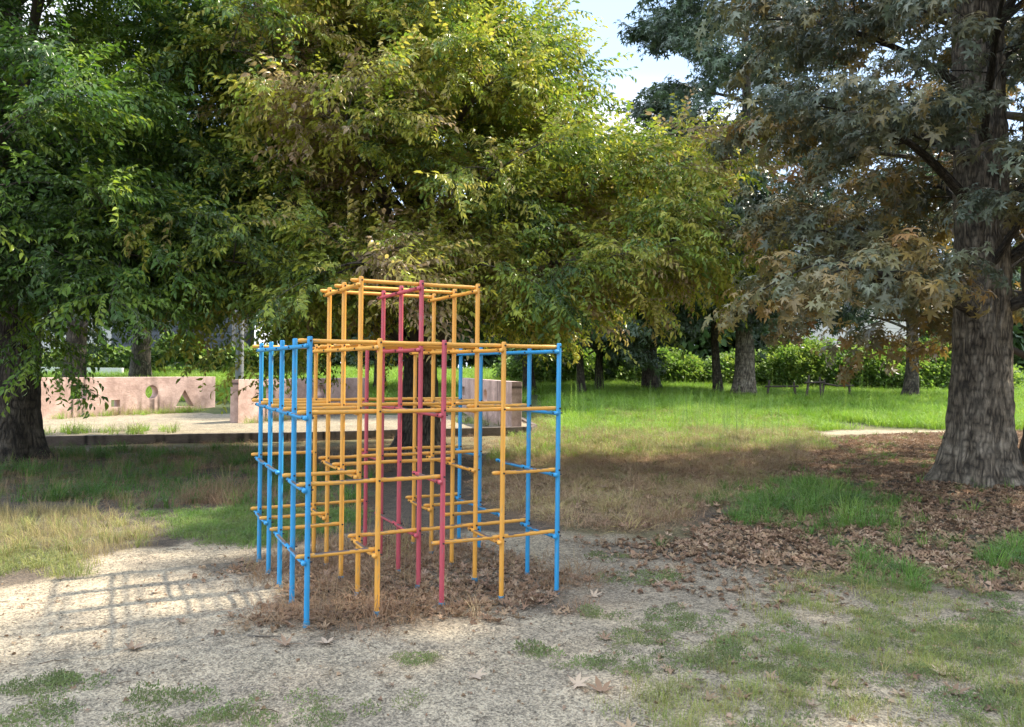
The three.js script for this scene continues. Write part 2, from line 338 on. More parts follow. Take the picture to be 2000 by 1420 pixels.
function scatterMesh(name, geos, mat, items, parent) {     // items: [matrix, colour]; one InstancedMesh per shape
  const r = rng(items.length + 3), bins = geos.map(() => []);
  for (const it of items) bins[Math.floor(r() * geos.length)].push(it);
  const made = [];
  geos.forEach((g, k) => {
    if (!bins[k].length) return;
    const im = new THREE.InstancedMesh(g, mat, bins[k].length); im.name = parent === scene ? numbered(name) : name;
    bins[k].forEach(([m, c], i) => { im.setMatrixAt(i, m); im.setColorAt(i, c); });
    im.userData.kind = 'stuff'; parent.add(im); made.push(im);
  });
  return made;
}
function basis(pos, dir, up, s) {
  const d = dir.clone().normalize(), n = up.clone().sub(d.clone().multiplyScalar(up.dot(d))); if (n.lengthSq() < 1e-6) n.set(0.3, 0.2, 1); n.normalize();
  const z = d.clone().cross(n), m = new THREE.Matrix4().makeBasis(d, n, z); m.scale(new THREE.Vector3(s, s, s)); m.setPosition(pos); return m;
}
const rgb = (a, j = 0, r = null) => { const k = r ? 1 + (r() - 0.5) * j : 1; return new THREE.Color(a[0] * k, a[1] * k * (r ? 1 + (r() - 0.5) * j * 0.3 : 1), a[2] * k); };
function blend(list, t) { t = clamp(t, 0, 0.9999) * (list.length - 1); const i = Math.floor(t), f = t - i; return [0, 1, 2].map(q => mix(list[i][q], list[i + 1][q], f)); }

// ---------------------------------------------------------------- trees
const barkMat = (c, b = 0.03) => new THREE.MeshStandardMaterial({ color: new THREE.Color(...c), map: barkMap, bumpMap: barkBump, bumpScale: b, roughness: 0.95 });
const barkGrey = barkMat([0.36, 0.312, 0.252]), barkDark = barkMat([0.15, 0.13, 0.105]), twigM = new THREE.MeshStandardMaterial({ color: new THREE.Color(0.09, 0.075, 0.06), roughness: 0.9 });
function prof(list, h) { if (h <= list[0][0]) return list[0][1] * clamp((h - list[0][0] + 0.6) / 0.6); for (let k = 1; k < list.length; k++) if (h <= list[k][0]) return mix(list[k - 1][1], list[k][1], (h - list[k - 1][0]) / (list[k][0] - list[k - 1][0])); return 0.1; }
function tree(o) {
  const r = rng(o.seed), g = thing(o.name, o.label, 'tree', V(o.x, groundH(o.x, o.D) - 0.05, o.D), 0, o.group);
  const th = o.trunkH, lean = o.lean || [0, 0], ax = h => new THREE.Vector3(lean[0] * h + (o.wob || 0.06) * Math.sin(h * 0.7 + o.seed), h, lean[1] * h + (o.wob || 0.06) * Math.cos(h * 0.6 + o.seed * 2));
  const rad = h => mix(o.r0, o.r1, Math.pow(h / th, 0.8)) + (o.flare || 0.3) * o.r0 * Math.exp(-h / (o.flareH || 0.35));
  { // trunk with ridged bark and root flare
    const fine = o.fine || 1, n = Math.round(th * 9 * fine), sides = Math.round(20 * fine), pts = []; for (let k = 0; k <= n; k++) pts.push(ax(th * Math.pow(k / n, 1.15)));
    const gb = new GB();
    tube(gb, pts, (k, t) => {
      const h = pts[k].y, R = rad(h), x = Math.cos(t), z = Math.sin(t), fl = Math.exp(-h / 0.5);
      const root = 1 + 0.16 * fl * Math.sin(t * 5 + o.seed) + 0.07 * fl * Math.sin(t * 9 + 1);
      const ridge = (Math.abs(noise3(x * R * 30 + 2 * noise3(h * 1.5, x, z), h * 4.5, z * R * 30) * 2 - 1) - 0.4) * (o.ridge ?? 0.02);
      return R * root * (1 + 0.05 * (noise3(x * 1.5, h * 1.1, z * 1.5 + o.seed) - 0.5)) + ridge;
    }, sides, null, true);
    const ge = gb.geo(); const uv = ge.attributes.uv; for (let q = 0; q < uv.count; q++) uv.setXY(q, uv.getX(q) * Math.max(1, Math.round(o.r0 * 5)), uv.getY(q) / 1.6);
    part('trunk', ge, o.bark || barkDark, g);
  }
  const items = [], rot = o.seed * 1.7;
  const pal = o.pal, leafAt = (p, dir, jit) => {
    const wp = p.clone().add(g.position), nn = fbm2(wp.x * 0.9 + wp.y * 0.5, wp.z * 0.9 + wp.y * 0.8, o.seed) * 1.4 - 0.24 + (o.ripe || 0) + (r() - 0.5) * jit;
    const up = new THREE.Vector3((r() - 0.5) * 1.5, 1, (r() - 0.5) * 1.5);
    const s = o.leaf * (0.8 + r() * 0.45);
    if (o.cut && o.cut(wp, r)) return;
    items.push([basis(p, dir, up, s), rgb(blend(pal, nn), 0.35, r)]);
  };
  const run = (P0, P1, P2, n) => { const o2 = []; for (let k = 0; k <= n; k++) { const t = k / n, a = (1 - t) ** 2, b = 2 * t * (1 - t), c = t * t; o2.push(new THREE.Vector3(P0.x * a + P1.x * b + P2.x * c, P0.y * a + P1.y * b + P2.y * c, P0.z * a + P1.z * b + P2.z * c)); } return o2; };
  const along = (pts, u) => { const f = clamp(u, 0, 0.9999) * (pts.length - 1), i = Math.floor(f); return [pts[i].clone().lerp(pts[i + 1], f - i), pts[i + 1].clone().sub(pts[i]).normalize()]; };
  const ends = o.ends || [], nL = o.limbs + ends.length;
  for (let i = 0; i < nL; i++) {
    const gbL = new GB();
    const own = ends[i - o.limbs], f = own ? clamp((own[1] - o.h0) / (o.h1 - o.h0), 0, 1) : (i + 0.5) / o.limbs, az = rot + i * 2.39996 + (r() - 0.5) * 0.5;
    const hEnd = own ? own[1] : mix(o.h0, o.h1, Math.pow(f, o.spread || 1.0));
    const R = prof(o.prof, hEnd) * ((o.fill ?? 0.86) + r() * (1.14 - (o.fill ?? 0.86)));
    const ha = clamp(hEnd - o.rise * (0.55 + 0.75 * r()) * (1 - 0.35 * f), o.fork, th - 0.1);
    const P0 = ax(ha), P2 = ax(Math.min(hEnd, th)).setY(hEnd).add(new THREE.Vector3(Math.cos(az) * R + (o.off ? mix(o.off[0], o.off[2] ?? o.off[0], f) : 0), 0, Math.sin(az) * R * (o.dz || 1) - (o.off?.[1] || 0)));
    if (own) P2.set(own[0] - o.x, own[1], -(own[2] - o.D));
    if (o.bound) while (!o.bound(P2) && P2.x > 0) P2.x -= 0.3;
    const mid = P0.clone().lerp(P2, 0.5); mid.y = Math.max(mid.y, hEnd + (o.arch || 0.5) * (0.3 + r())) ; mid.y = mix(mid.y, P0.y + (P2.y - P0.y) * 0.6, 0.25);
    const pts = run(P0, mid, P2, 12), len = P0.distanceTo(P2), rb = clamp(0.022 * len, 0.018, o.r1 * 0.8) * (o.limbR || 1);
    tube(gbL, pts, k => mix(rb, 0.008, k / 12), 6, null, false);
    const nS = Math.round(o.sec * (0.5 + len / 9) * (own ? 0.55 : 1));
    for (let k = 0; k < nS; k++) {
      const u = mix(o.inner, 1, (k + r()) / nS), [p, t] = along(pts, u), side = k % 2 ? 1 : -1;
      const lat = t.clone().cross(Y).normalize().multiplyScalar(side * (0.5 + r()));
      const dir = t.clone().multiplyScalar(0.9).add(lat).add(new THREE.Vector3((r() - 0.5) * 0.5, (r() - 0.45) * 1.35 + (o.upshoot || 0) * f, (r() - 0.5) * 0.5)).normalize();
      const sl = o.secLen * (0.6 + r() * 0.8) * (1.1 - 0.35 * u), q1 = p.clone().addScaledVector(dir, sl * 0.55).add(new THREE.Vector3(0, 0.06, 0)), q2 = p.clone().addScaledVector(dir, sl).add(new THREE.Vector3(0, -o.droop * sl, 0));
      if (o.bound && !o.bound(q2)) continue;
      const sp = run(p, q1, q2, 5); tube(gbL, sp, z => mix(0.011, 0.004, z / 5) * (o.limbR || 1), 4, null, false);
      for (let m = 0; m < o.ter; m++) {
        const uu = mix(0.15, 1, (m + r()) / o.ter), [pp, tt] = along(sp, uu), sd = m % 2 ? 1 : -1;
        const la = tt.clone().cross(Y).normalize().multiplyScalar(sd * (0.4 + r() * 0.9)), dd = tt.clone().add(la).add(new THREE.Vector3(0, (r() - 0.5) * 1.3, 0)).normalize();
        const tl = o.terLen * (0.5 + r() * 0.9), e = pp.clone().addScaledVector(dd, tl).add(new THREE.Vector3(0, -o.droop * tl, 0)), tp = run(pp, pp.clone().addScaledVector(dd, tl * 0.5), e, 3);
        tube(gbL, tp, z => 0.0045 - 0.001 * z, 3, null, false);
        for (let b = 0; b < o.sprigs; b++) { const [x, d2] = along(tp, (b + r()) / o.sprigs); leafAt(x, d2.add(new THREE.Vector3((r() - 0.5) * 1.5, (r() - 0.55) * 1.3, (r() - 0.5) * 1.5)), 0.6); }
      }
      leafAt(q2, sp[5].clone().sub(sp[4]).add(new THREE.Vector3(0, -0.05, 0)), 0.3);
    }
    part('limb', gbL.geo(), o.limbM || twigM, g);
  }
  scatterMesh('crown', o.geos, o.leafM, items, g);
  return [g, items.length];
}
const P_ZELK = [[0.045, 0.1, 0.014], [0.1, 0.18, 0.02], [0.22, 0.31, 0.028], [0.42, 0.45, 0.04], [0.48, 0.42, 0.07], [0.38, 0.27, 0.14]];
const P_GREEN = [[0.03, 0.08, 0.012], [0.06, 0.14, 0.016], [0.13, 0.25, 0.02], [0.3, 0.4, 0.03]];
const P_GUM = [[0.085, 0.115, 0.075], [0.11, 0.135, 0.08], [0.13, 0.145, 0.075], [0.19, 0.16, 0.05], [0.27, 0.18, 0.04], [0.32, 0.16, 0.04]];
const P_DEEP = [[0.03, 0.055, 0.02], [0.045, 0.085, 0.03], [0.07, 0.115, 0.035]];
const log = [];
log.push(tree({ name: 'zelkova_tree', label: 'broad spreading tree with yellowing drooping leaves directly behind the climbing frame', seed: 7, x: -1.82, D: 14.7, trunkH: 6.2, r0: 0.4, r1: 0.16, fork: 1.9, flare: 0.5, bark: barkDark,
  prof: [[1.7, 4.2], [2.6, 4.7], [4.4, 4.5], [6, 3.8], [7.4, 2.8], [8.8, 1.6], [10, 0.4]], ripe: 0.11, off: [0.35, -1.5, -1.1], dz: 0.7, bound: p => p.y < 5.9 ? true : p.x - 1.82 < 1.6 - (p.y - 6) * 1.15 + (noise3(p.x * 1.3, p.y * 1.3, p.z * 1.3) - 0.45) * 2.4, ends: [[3.49, 5.7, 12.6], [3.46, 4.87, 12.3], [2.37, 4.74, 12.0], [3.3, 3.35, 11.6], [1.76, 3.0, 11.0], [2.52, 3.6, 11.5], [2.53, 3.71, 11.6], [0.7, 6.9, 13.0], [-0.2, 7.4, 12.6], [-2.36, 6.64, 11.5], [-1.15, 5.99, 11.0], [-4.02, 2.55, 11.6], [-4.9, 3.1, 12.2], [-3.6, 2.3, 13.0], [-4.94, 3.52, 11.0], [-3.97, 3.1, 10.6], [-0.36, 3.1, 10.4], [-2.13, 2.9, 10.6], [0.57, 2.8, 10.8], [-3.27, 5.01, 11.0], [0.04, 4.51, 10.4], [1.35, 3.19, 10.8]], fill: 0.6, spread: 0.95, h0: 2.75, h1: 9.6, limbs: 48, rise: 2.6, arch: 0.7, sec: 16, secLen: 1.25, ter: 5, terLen: 0.55, sprigs: 9, inner: 0.28, droop: 0.12, upshoot: 1.1, leaf: 1.1, geos: zelk, leafM: zelkM, pal: P_ZELK })[1]);
log.push(tree({ name: 'zelkova_tree', label: 'large dark green tree with thick trunk at the left edge of the photo', seed: 19, x: -8.0, D: 12.2, trunkH: 8, r0: 0.46, r1: 0.16, fork: 2.1, flare: 0.55, bark: barkDark, wob: 0.1, fine: 1.6,
  prof: [[1.9, 3.6], [2.8, 4.6], [5, 4.9], [7.5, 4.3], [10, 2.8], [12.4, 0.5]], h0: 2.9, h1: 12, ends: [[-6.5, 2.7, 10], [-5.95, 3.15, 10.5], [-6.4, 3.1, 9.8], [-5.0, 3.3, 10], [-5.7, 3.8, 9.6], [-5.1, 3.0, 11], [-6.9, 2.3, 10.3], [-7.4, 3.3, 9.9]], fill: 0.6, spread: 1.1, limbs: 48, rise: 2.6, arch: 0.6, sec: 15, secLen: 1.25, ter: 5, terLen: 0.55, sprigs: 9, inner: 0.28, droop: 0.12, upshoot: 0.9, leaf: 1.12, geos: zelk, leafM: zelkM, pal: P_GREEN })[1]);
log.push(tree({ name: 'sweetgum_tree', label: 'star-leaved tree with massive ridged grey trunk rising from the leaf litter', seed: 31, x: 6.44, D: 10.6, trunkH: 10, r0: 0.39, r1: 0.27, fork: 2.3, flare: 0.52, flareH: 0.4, bark: barkGrey, wob: 0.03, fine: 5, ridge: 0.034,
  prof: [[1.9, 3.3], [3, 3.8], [5, 3.4], [7, 2.9], [9, 2.2], [11.4, 0.3]], fill: 0.65, h0: 2.6, h1: 11, limbs: 36, rise: 1.5, arch: 0.35, sec: 13, secLen: 1.0, ter: 4, terLen: 0.42, sprigs: 5, inner: 0.3, droop: 0.15, upshoot: 0.2, leaf: 0.98, geos: gum, leafM: gumM, pal: P_GUM, limbM: barkDark })[1]);
log.push(tree({ name: 'sweetgum_tree', label: 'near star-leaved tree whose branches hang in at the right edge above the grass', seed: 43, x: 8.7, D: 5.2, trunkH: 14, r0: 0.4, r1: 0.1, fork: 2.4, flare: 0.5, bark: barkGrey, wob: 0.05,
  prof: [[2.6, 4.0], [4, 4.6], [8, 4.8], [12, 4.2], [14.5, 2.4], [16, 0.4]], h0: 3, h1: 15.6, fill: 0.5, limbs: 60, rise: 1.2, arch: 0.35, sec: 12, secLen: 1.0, ter: 4, terLen: 0.4, sprigs: 5, inner: 0.3, droop: 0.15, upshoot: 0.2, leaf: 0.98, geos: gum, leafM: gumM, pal: P_GUM, limbM: barkDark })[1]);
log.push(tree({ name: 'sweetgum_tree', label: 'tall dense dark green tree on the meadow against the sky', seed: 57, x: 9.05, D: 30, trunkH: 17, r0: 0.42, r1: 0.1, fork: 2.4, flare: 0.4, bark: barkGrey, wob: 0.05,
  prof: [[3.2, 2.4], [5, 3.3], [9, 3.4], [14, 3.0], [19, 2.2], [22.5, 0.4]], off: [-0.9, 0, -0.7], h0: 3.6, h1: 22, limbs: 40, rise: 1.0, arch: 0.3, sec: 10, secLen: 1.4, ter: 4, terLen: 0.6, sprigs: 4, inner: 0.35, droop: 0.12, upshoot: 0.2, leaf: 1.9, geos: gum, leafM: gumM, pal: P_DEEP, limbM: barkDark })[1]);
const BG = [
  ['dark-trunked tree in the middle of the meadow behind the yellow sprays', 5.7, 32, 0.42, 8, [[2.7, 3], [4.2, 3.8], [7, 3.2], [10, 1]], 2.8],
  ['slim dark trunk standing close beside the tall dense tree', 8.25, 31, 0.22, 7, [[3, 2], [4, 2.4], [7, 2.2], [9, 0.6]], 3.2],
  ['left one of two thin ivy-dark trees beyond the right end of the sandpit', 2.75, 30, 0.2, 6.5, [[1.8, 1.8], [3.2, 2.4], [6, 2.2], [8.4, 0.6]], 2.0],
  ['right one of two thin ivy-dark trees beyond the right end of the sandpit', 3.65, 31, 0.2, 6.5, [[1.8, 1.8], [3.2, 2.4], [6, 2.2], [8.4, 0.6]], 2.0],
  ['tree standing before the grey clad house behind the pink wall', -16.4, 34, 0.5, 11, [[3.0, 2.2], [4.4, 3.2], [8, 3.4], [13, 0.8]], 3.1],
  ['dark shaded tree behind the pink wall next to the left trunk', -15.9, 28, 0.46, 10, [[2.4, 2.4], [4, 3.4], [8, 3.6], [12, 0.8]], 2.6],
  ['tree with dark foliage beside the overgrown bank at the far right', 15.5, 30, 0.3, 9, [[3.0, 2.4], [4.4, 3.2], [8, 3.2], [11, 0.8]], 3.3],
  ['second trunk half hidden behind the massive grey trunk', 9.35, 13.6, 0.36, 10, [[2.4, 3.4], [4, 4.0], [8, 3.6], [11, 0.8]], 2.4],
  ['dark tree just behind the broad yellowing tree and the pink wall', -5.3, 30, 0.28, 5, [[2.0, 1.6], [3, 2.2], [4.6, 1.9], [6, 0.6]], 2.0],
  ['dark tree behind the shaded end wall of the sandpit', 0.6, 31, 0.28, 8, [[2.4, 2.8], [4, 3.6], [8, 3.2], [11, 0.8]], 2.4],
];
BG.forEach(([label, x, D, r0, th, p, h0], k) => log.push(tree({ name: 'park_tree', label, group: 'trees beyond the playground', seed: 71 + k * 7, x, D, trunkH: th, r0: r0 * 0.9, r1: r0 * 0.35, fork: h0 - 0.6, flare: 0.35, bark: barkDark, wob: 0.12,
  prof: p, h0, h1: p[3][0], limbs: 22, rise: 1.0, arch: 0.3, sec: 8, secLen: 1.2, ter: 3, terLen: 0.6, sprigs: 3, inner: 0.3, droop: 0.15, upshoot: 0.2, leaf: k === 7 ? 1.4 : 1.9, geos: gum, leafM: gumM, pal: k === 7 ? P_GUM.slice(2) : P_DEEP })[1]));
console.log('sprigs', log.join(' '));

// ---------------------------------------------------------------- background: bank bushes, houses, fence
function bush(name, label, x, D, rx, ry, rz, n, pal, seed, s = 1.6, group) {
  const r = rng(seed), items = [], g = thing(name, label, 'bush', V(x, groundH(x, D) - 0.05, D), 0, group);
  for (let k = 0; k < n; k++) {
    const a = r() * 6.283, ce = r(), q = Math.pow(r(), 0.3), se = Math.sqrt(1 - ce * ce), b = 0.78 + 0.45 * noise3(Math.cos(a) * 2 + seed, ce * 3, Math.sin(a) * 2);
    const p = new THREE.Vector3(Math.cos(a) * se * rx * q * b, ce * ry * q * b + 0.05, Math.sin(a) * se * rz * q * b);
    const d = new THREE.Vector3(Math.cos(a) * se, 0.25 + ce * 0.6, Math.sin(a) * se).add(new THREE.Vector3(r() - 0.5, r() - 0.5, r() - 0.5));
    items.push([basis(p, d, new THREE.Vector3(r() - 0.5, 1, r() - 0.5), s * (0.7 + r() * 0.6)), rgb(blend(pal, r() * 0.6 + 0.4 * noise3(p.x, p.y, p.z + seed)), 0.4, r)]);
  }
  const gb = new GB(); for (let k = 0; k < 5; k++) { const a = k * 1.26 + r(); tube(gb, [new THREE.Vector3(), new THREE.Vector3(Math.cos(a) * rx * 0.3, ry * 0.4, Math.sin(a) * rz * 0.3), new THREE.Vector3(Math.cos(a) * rx * 0.6, ry * 0.75, Math.sin(a) * rz * 0.6)], z => 0.035 - z * 0.012, 5); }
  part('stem', gb.geo(), twigM, g);
  scatterMesh('foliage', broad, broadM, items, g);
}
const P_LIT = [[0.06, 0.12, 0.02], [0.12, 0.22, 0.03], [0.22, 0.33, 0.045], [0.33, 0.4, 0.06]];
const P_BUSH = [[0.045, 0.095, 0.022], [0.08, 0.15, 0.03], [0.13, 0.21, 0.04]];
[[13.4, 35, 3.0, 1.9, 1.6, 'bright leafy bank bush directly behind the weathered wooden trestles'], [16.6, 34.6, 2.6, 1.7, 1.6, 'dark leafy bank bush close to the far right tree'], [19.6, 35, 3, 2.0, 1.8, 'leafy bank bush mostly behind the massive grey trunk'],
  [10.8, 36, 2.2, 1.2, 1.4, 'low pale bush behind the tall dense tree'], [7.0, 36.5, 2.6, 1.2, 1.6, 'low bush at the meadow end behind the middle dark trunk'], [4.2, 37, 2.0, 1.3, 1.4, 'bush behind the two thin dark trees'], [1.7, 36, 2.0, 1.9, 1.4, 'bush to the right of the sandpit end wall']]
  .forEach(([x, D, rx, ry, rz, label], k) => bush('bank_bush', label, x, D, rx, ry, rz, 2600, P_LIT, 300 + k, 1.15, 'bushes along the far bank'));
{ // far wood that reads as one mass
  const r = rng(77), items = [];
  for (let k = 0; k < 16000; k++) {
    const x = mix(-46, 62, r()), band = r(), D = 46 + band * 9 + 5 * noise3(x * 0.1, 2, 3), top = 3.2 + 6.5 * fbm2(x * 0.16, 4, 8) * (x > 20 || (x > -8 && x < 5) ? 1.25 : 1);
    if (x > -27 && x < -15.5) continue;
    const y = 1.2 + Math.pow(r(), 0.8) * top;
    items.push([basis(V(x, y, D - (y / top) * 0), new THREE.Vector3(r() - 0.5, r() - 0.4, r() - 0.2), new THREE.Vector3(r() - 0.5, 1, r() - 0.5), 3.6 + r() * 2), rgb(blend(P_BUSH, r()), 0.4, r)]);
  }
  const ms = scatterMesh('distant_woods', broad, broadM, items, scene);
  ms.forEach(m => tag(m, 'far line of dark green woods beyond the park', 'woods', null, 'stuff'));
}
{ // slate grey clad house behind the left tree
  const house = thing('grey_house', 'dark slate grey house clad in horizontal boards behind the pink wall', 'house', V(-19.4, 1.2, 46), 0.12);
  const wm = new THREE.MeshStandardMaterial({ color: new THREE.Color(0.062, 0.068, 0.082), roughness: 0.7 }), bm = [0, 1, 2].map(k => new THREE.MeshStandardMaterial({ color: new THREE.Color(0.075 + k * 0.006, 0.082 + k * 0.006, 0.1 + k * 0.006), roughness: 0.65 }));
  part('wall', new THREE.BoxGeometry(6.4, 6.2, 6), wm, house).position.set(0, 3.1, 0);
  const bg = new THREE.BoxGeometry(6.44, 0.23, 0.03); for (let k = 0; k < 25; k++) { const b = part('siding_board', bg, bm[k % 3], house); b.position.set(0, 0.15 + k * 0.245, 3.02); b.rotation.x = -0.06; }
  part('roof', new THREE.BoxGeometry(6.9, 0.2, 6.6), bm[0], house).position.set(0, 6.3, 0);
  const win = part('window', new THREE.BoxGeometry(1.1, 1.1, 0.06), new THREE.MeshStandardMaterial({ color: new THREE.Color(0.6, 0.6, 0.58), roughness: 0.4 }), house); win.position.set(1.6, 4.4, 3.06);
  part('pane', new THREE.BoxGeometry(0.95, 0.95, 0.03), new THREE.MeshStandardMaterial({ color: new THREE.Color(0.04, 0.05, 0.06), roughness: 0.08 }), win).position.z = 0.03;
  const cream = thing('cream_house', 'pale cream house with a carport left of the grey clad house', 'house', V(-26.4, 1.2, 46.5), 0.1);
  const cm = new THREE.MeshStandardMaterial({ color: new THREE.Color(0.62, 0.6, 0.55), roughness: 0.8 });
  part('wall', new THREE.BoxGeometry(6.6, 4.4, 5), cm, cream).position.set(0, 3.4, 0);
  part('lower_wall', new THREE.BoxGeometry(3.2, 1.2, 4.9), cm, cream).position.set(-1.7, 0.6, 0);
  part('carport_wall', new THREE.BoxGeometry(3.3, 1.2, 0.2), wm, cream).position.set(1.6, 0.6, -1.5);
  part('carport_post', new THREE.BoxGeometry(0.15, 1.2, 0.15), cm, cream).position.set(3.2, 0.6, 2.3);
  const rf = part('roof', new THREE.CylinderGeometry(0.1, 4.1, 1.8, 4, 1), new THREE.MeshStandardMaterial({ color: new THREE.Color(0.12, 0.11, 0.11), roughness: 0.8 }), cream); rf.rotation.y = Math.PI / 4; rf.position.set(0, 6.5, 0); rf.scale.set(1.25, 1, 1);
}
{ // pale house glimpsed between the leaves on the right
  const h = thing('pale_house', 'pale two-storey house glimpsed between star-shaped leaves at right', 'house', V(21.2, 1.4, 50), -0.2);
  const cm = new THREE.MeshStandardMaterial({ color: new THREE.Color(0.6, 0.55, 0.52), roughness: 0.8 });
  part('wall', new THREE.BoxGeometry(8, 5.6, 6), cm, h).position.y = 2.8;
  const rs = new THREE.Shape([[-4.5, 0], [4.5, 0], [0, 2.0]].map(p => new THREE.Vector2(...p)));
  const rf = part('roof', new THREE.ExtrudeGeometry(rs, { depth: 6.8, bevelEnabled: false }), new THREE.MeshStandardMaterial({ color: new THREE.Color(0.16, 0.12, 0.11), roughness: 0.8 }), h); rf.position.set(0, 5.61, -3.4);
  for (const x of [-2.4, 0.2, 2.6]) { const w = part('window', new THREE.BoxGeometry(1.2, 1.1, 0.08), new THREE.MeshStandardMaterial({ color: new THREE.Color(0.5, 0.5, 0.5), roughness: 0.5 }), h); w.position.set(x, 4.0, 3.03); part('pane', new THREE.BoxGeometry(1.05, 0.95, 0.03), new THREE.MeshStandardMaterial({ color: new THREE.Color(0.05, 0.06, 0.07), roughness: 0.08 }), w).position.z = 0.04; }
}
{ // wire fence with creeper behind the pink wall
  const f = thing('mesh_fence', 'grey mesh fence overgrown with bright creeper behind the pink wall', 'fence', V(-26, 1.05, 39.2), 0.02);
  const mm = new THREE.MeshStandardMaterial({ color: new THREE.Color(0.45, 0.47, 0.48), roughness: 0.4, metalness: 0.4 });
  const post = new THREE.CylinderGeometry(0.03, 0.03, 1.3, 8), wire = new THREE.CylinderGeometry(0.012, 0.012, 16, 5);
  for (let k = 0; k <= 8; k++) part('fence_post', post, mm, f).position.set(k * 2, 0.65, 0);
  for (let k = 0; k < 7; k++) { const w = part('fence_wire', wire, mm, f); w.rotation.z = Math.PI / 2; w.position.set(8, 0.1 + k * 0.18, 0.035); }
  const r = rng(9), items = [];
  for (let k = 0; k < 1500; k++) { const x = r() * 16, hump = x > 8.2 && x < 10.2 ? 1.3 : x > 3 ? 0.8 : 0.5, y = hump * (0.35 + 0.75 * Math.pow(r(), 0.6)) * (0.85 + 0.3 * noise3(x, 1, 2)); items.push([basis(new THREE.Vector3(x, y, (r() - 0.3) * 0.5), new THREE.Vector3(r() - 0.5, r() - 0.3, r()), new THREE.Vector3(r() - 0.5, 1, r() - 0.5), 1.3 + r()), rgb(blend(P_LIT, r()), 0.3, r)]); }
  scatterMesh('creeper', broad, broadM, items, f);
  const lw = part('low_wall', new THREE.BoxGeometry(9, 0.6, 0.2), new THREE.MeshStandardMaterial({ color: new THREE.Color(0.66, 0.66, 0.64), roughness: 0.85 }), scene);
  lw.name = 'low_white_wall'; lw.position.copy(V(-23.5, 1.1, 37.5)); tag(lw, 'low white boundary wall just above the pink wall top', 'wall');
}
{ // grey pole
  const gb = new GB(); tube(gb, [V(0, 0, 0), V(0, 1, 0), V(0, 6.5, 0)], k => [0.17, 0.165, 0.13][k], 16);
  const p = thing('concrete_pole', 'grey concrete pole behind the middle pink wall', 'pole', V(-11.0, groundH(-11, 31), 31));
  part('shaft', gb.geo(), new THREE.MeshStandardMaterial({ color: new THREE.Color(0.22, 0.225, 0.23), roughness: 0.85, bumpMap: wallBump, bumpScale: 0.004 }), p);
  const bandM = new THREE.MeshStandardMaterial({ color: new THREE.Color(0.2, 0.2, 0.2), roughness: 0.5, metalness: 0.6 }); for (const y of [2.2, 5.2]) part('steel_band', new THREE.CylinderGeometry(0.17, 0.17, 0.06, 16), bandM, p).position.y = y;
}
// weathered wooden tree props on the meadow
const oldWood = new THREE.MeshStandardMaterial({ color: new THREE.Color(0.16, 0.13, 0.11), map: barkMap, roughness: 0.95 });
[[10.25, 29.2, 1.0, 0.62, 'leaning wooden trestle half sunk in meadow grass beside the tall tree'], [11.25, 28.6, 0.5, 0.85, 'small wooden trestle with two splayed posts standing clear of the grass'], [12.5, 29.6, 1.15, 0.62, 'collapsed wooden trestle with bleached rail near the leafy bank']]
  .forEach(([x, D, w, h, label], k) => {
    const g = thing('wooden_trestle', label, 'trestle', V(x, groundH(x, D), D), 0.15 * k - 0.1, 'old wooden trestles on the meadow');
    for (const s of [-1, 1]) { const gb = new GB(); tube(gb, [new THREE.Vector3(s * (w / 2 + 0.09), -0.1, 0), new THREE.Vector3(s * w / 2, h * 0.5, 0.02), new THREE.Vector3(s * (w / 2 - 0.05), h + (s > 0 ? 0.05 : 0.12), 0.03)], z => 0.05 - z * 0.004, 8); part('post', gb.geo(), oldWood, g); }
    const gb = new GB(); tube(gb, [new THREE.Vector3(-w / 2 - 0.12, h * (k === 2 ? 1.0 : 0.8), 0.06), new THREE.Vector3(0, h * 0.82, 0.08), new THREE.Vector3(w / 2 + 0.12, h * 0.84, 0.06)], 0.035, 8); part('rail', gb.geo(), oldWood, g);
  });

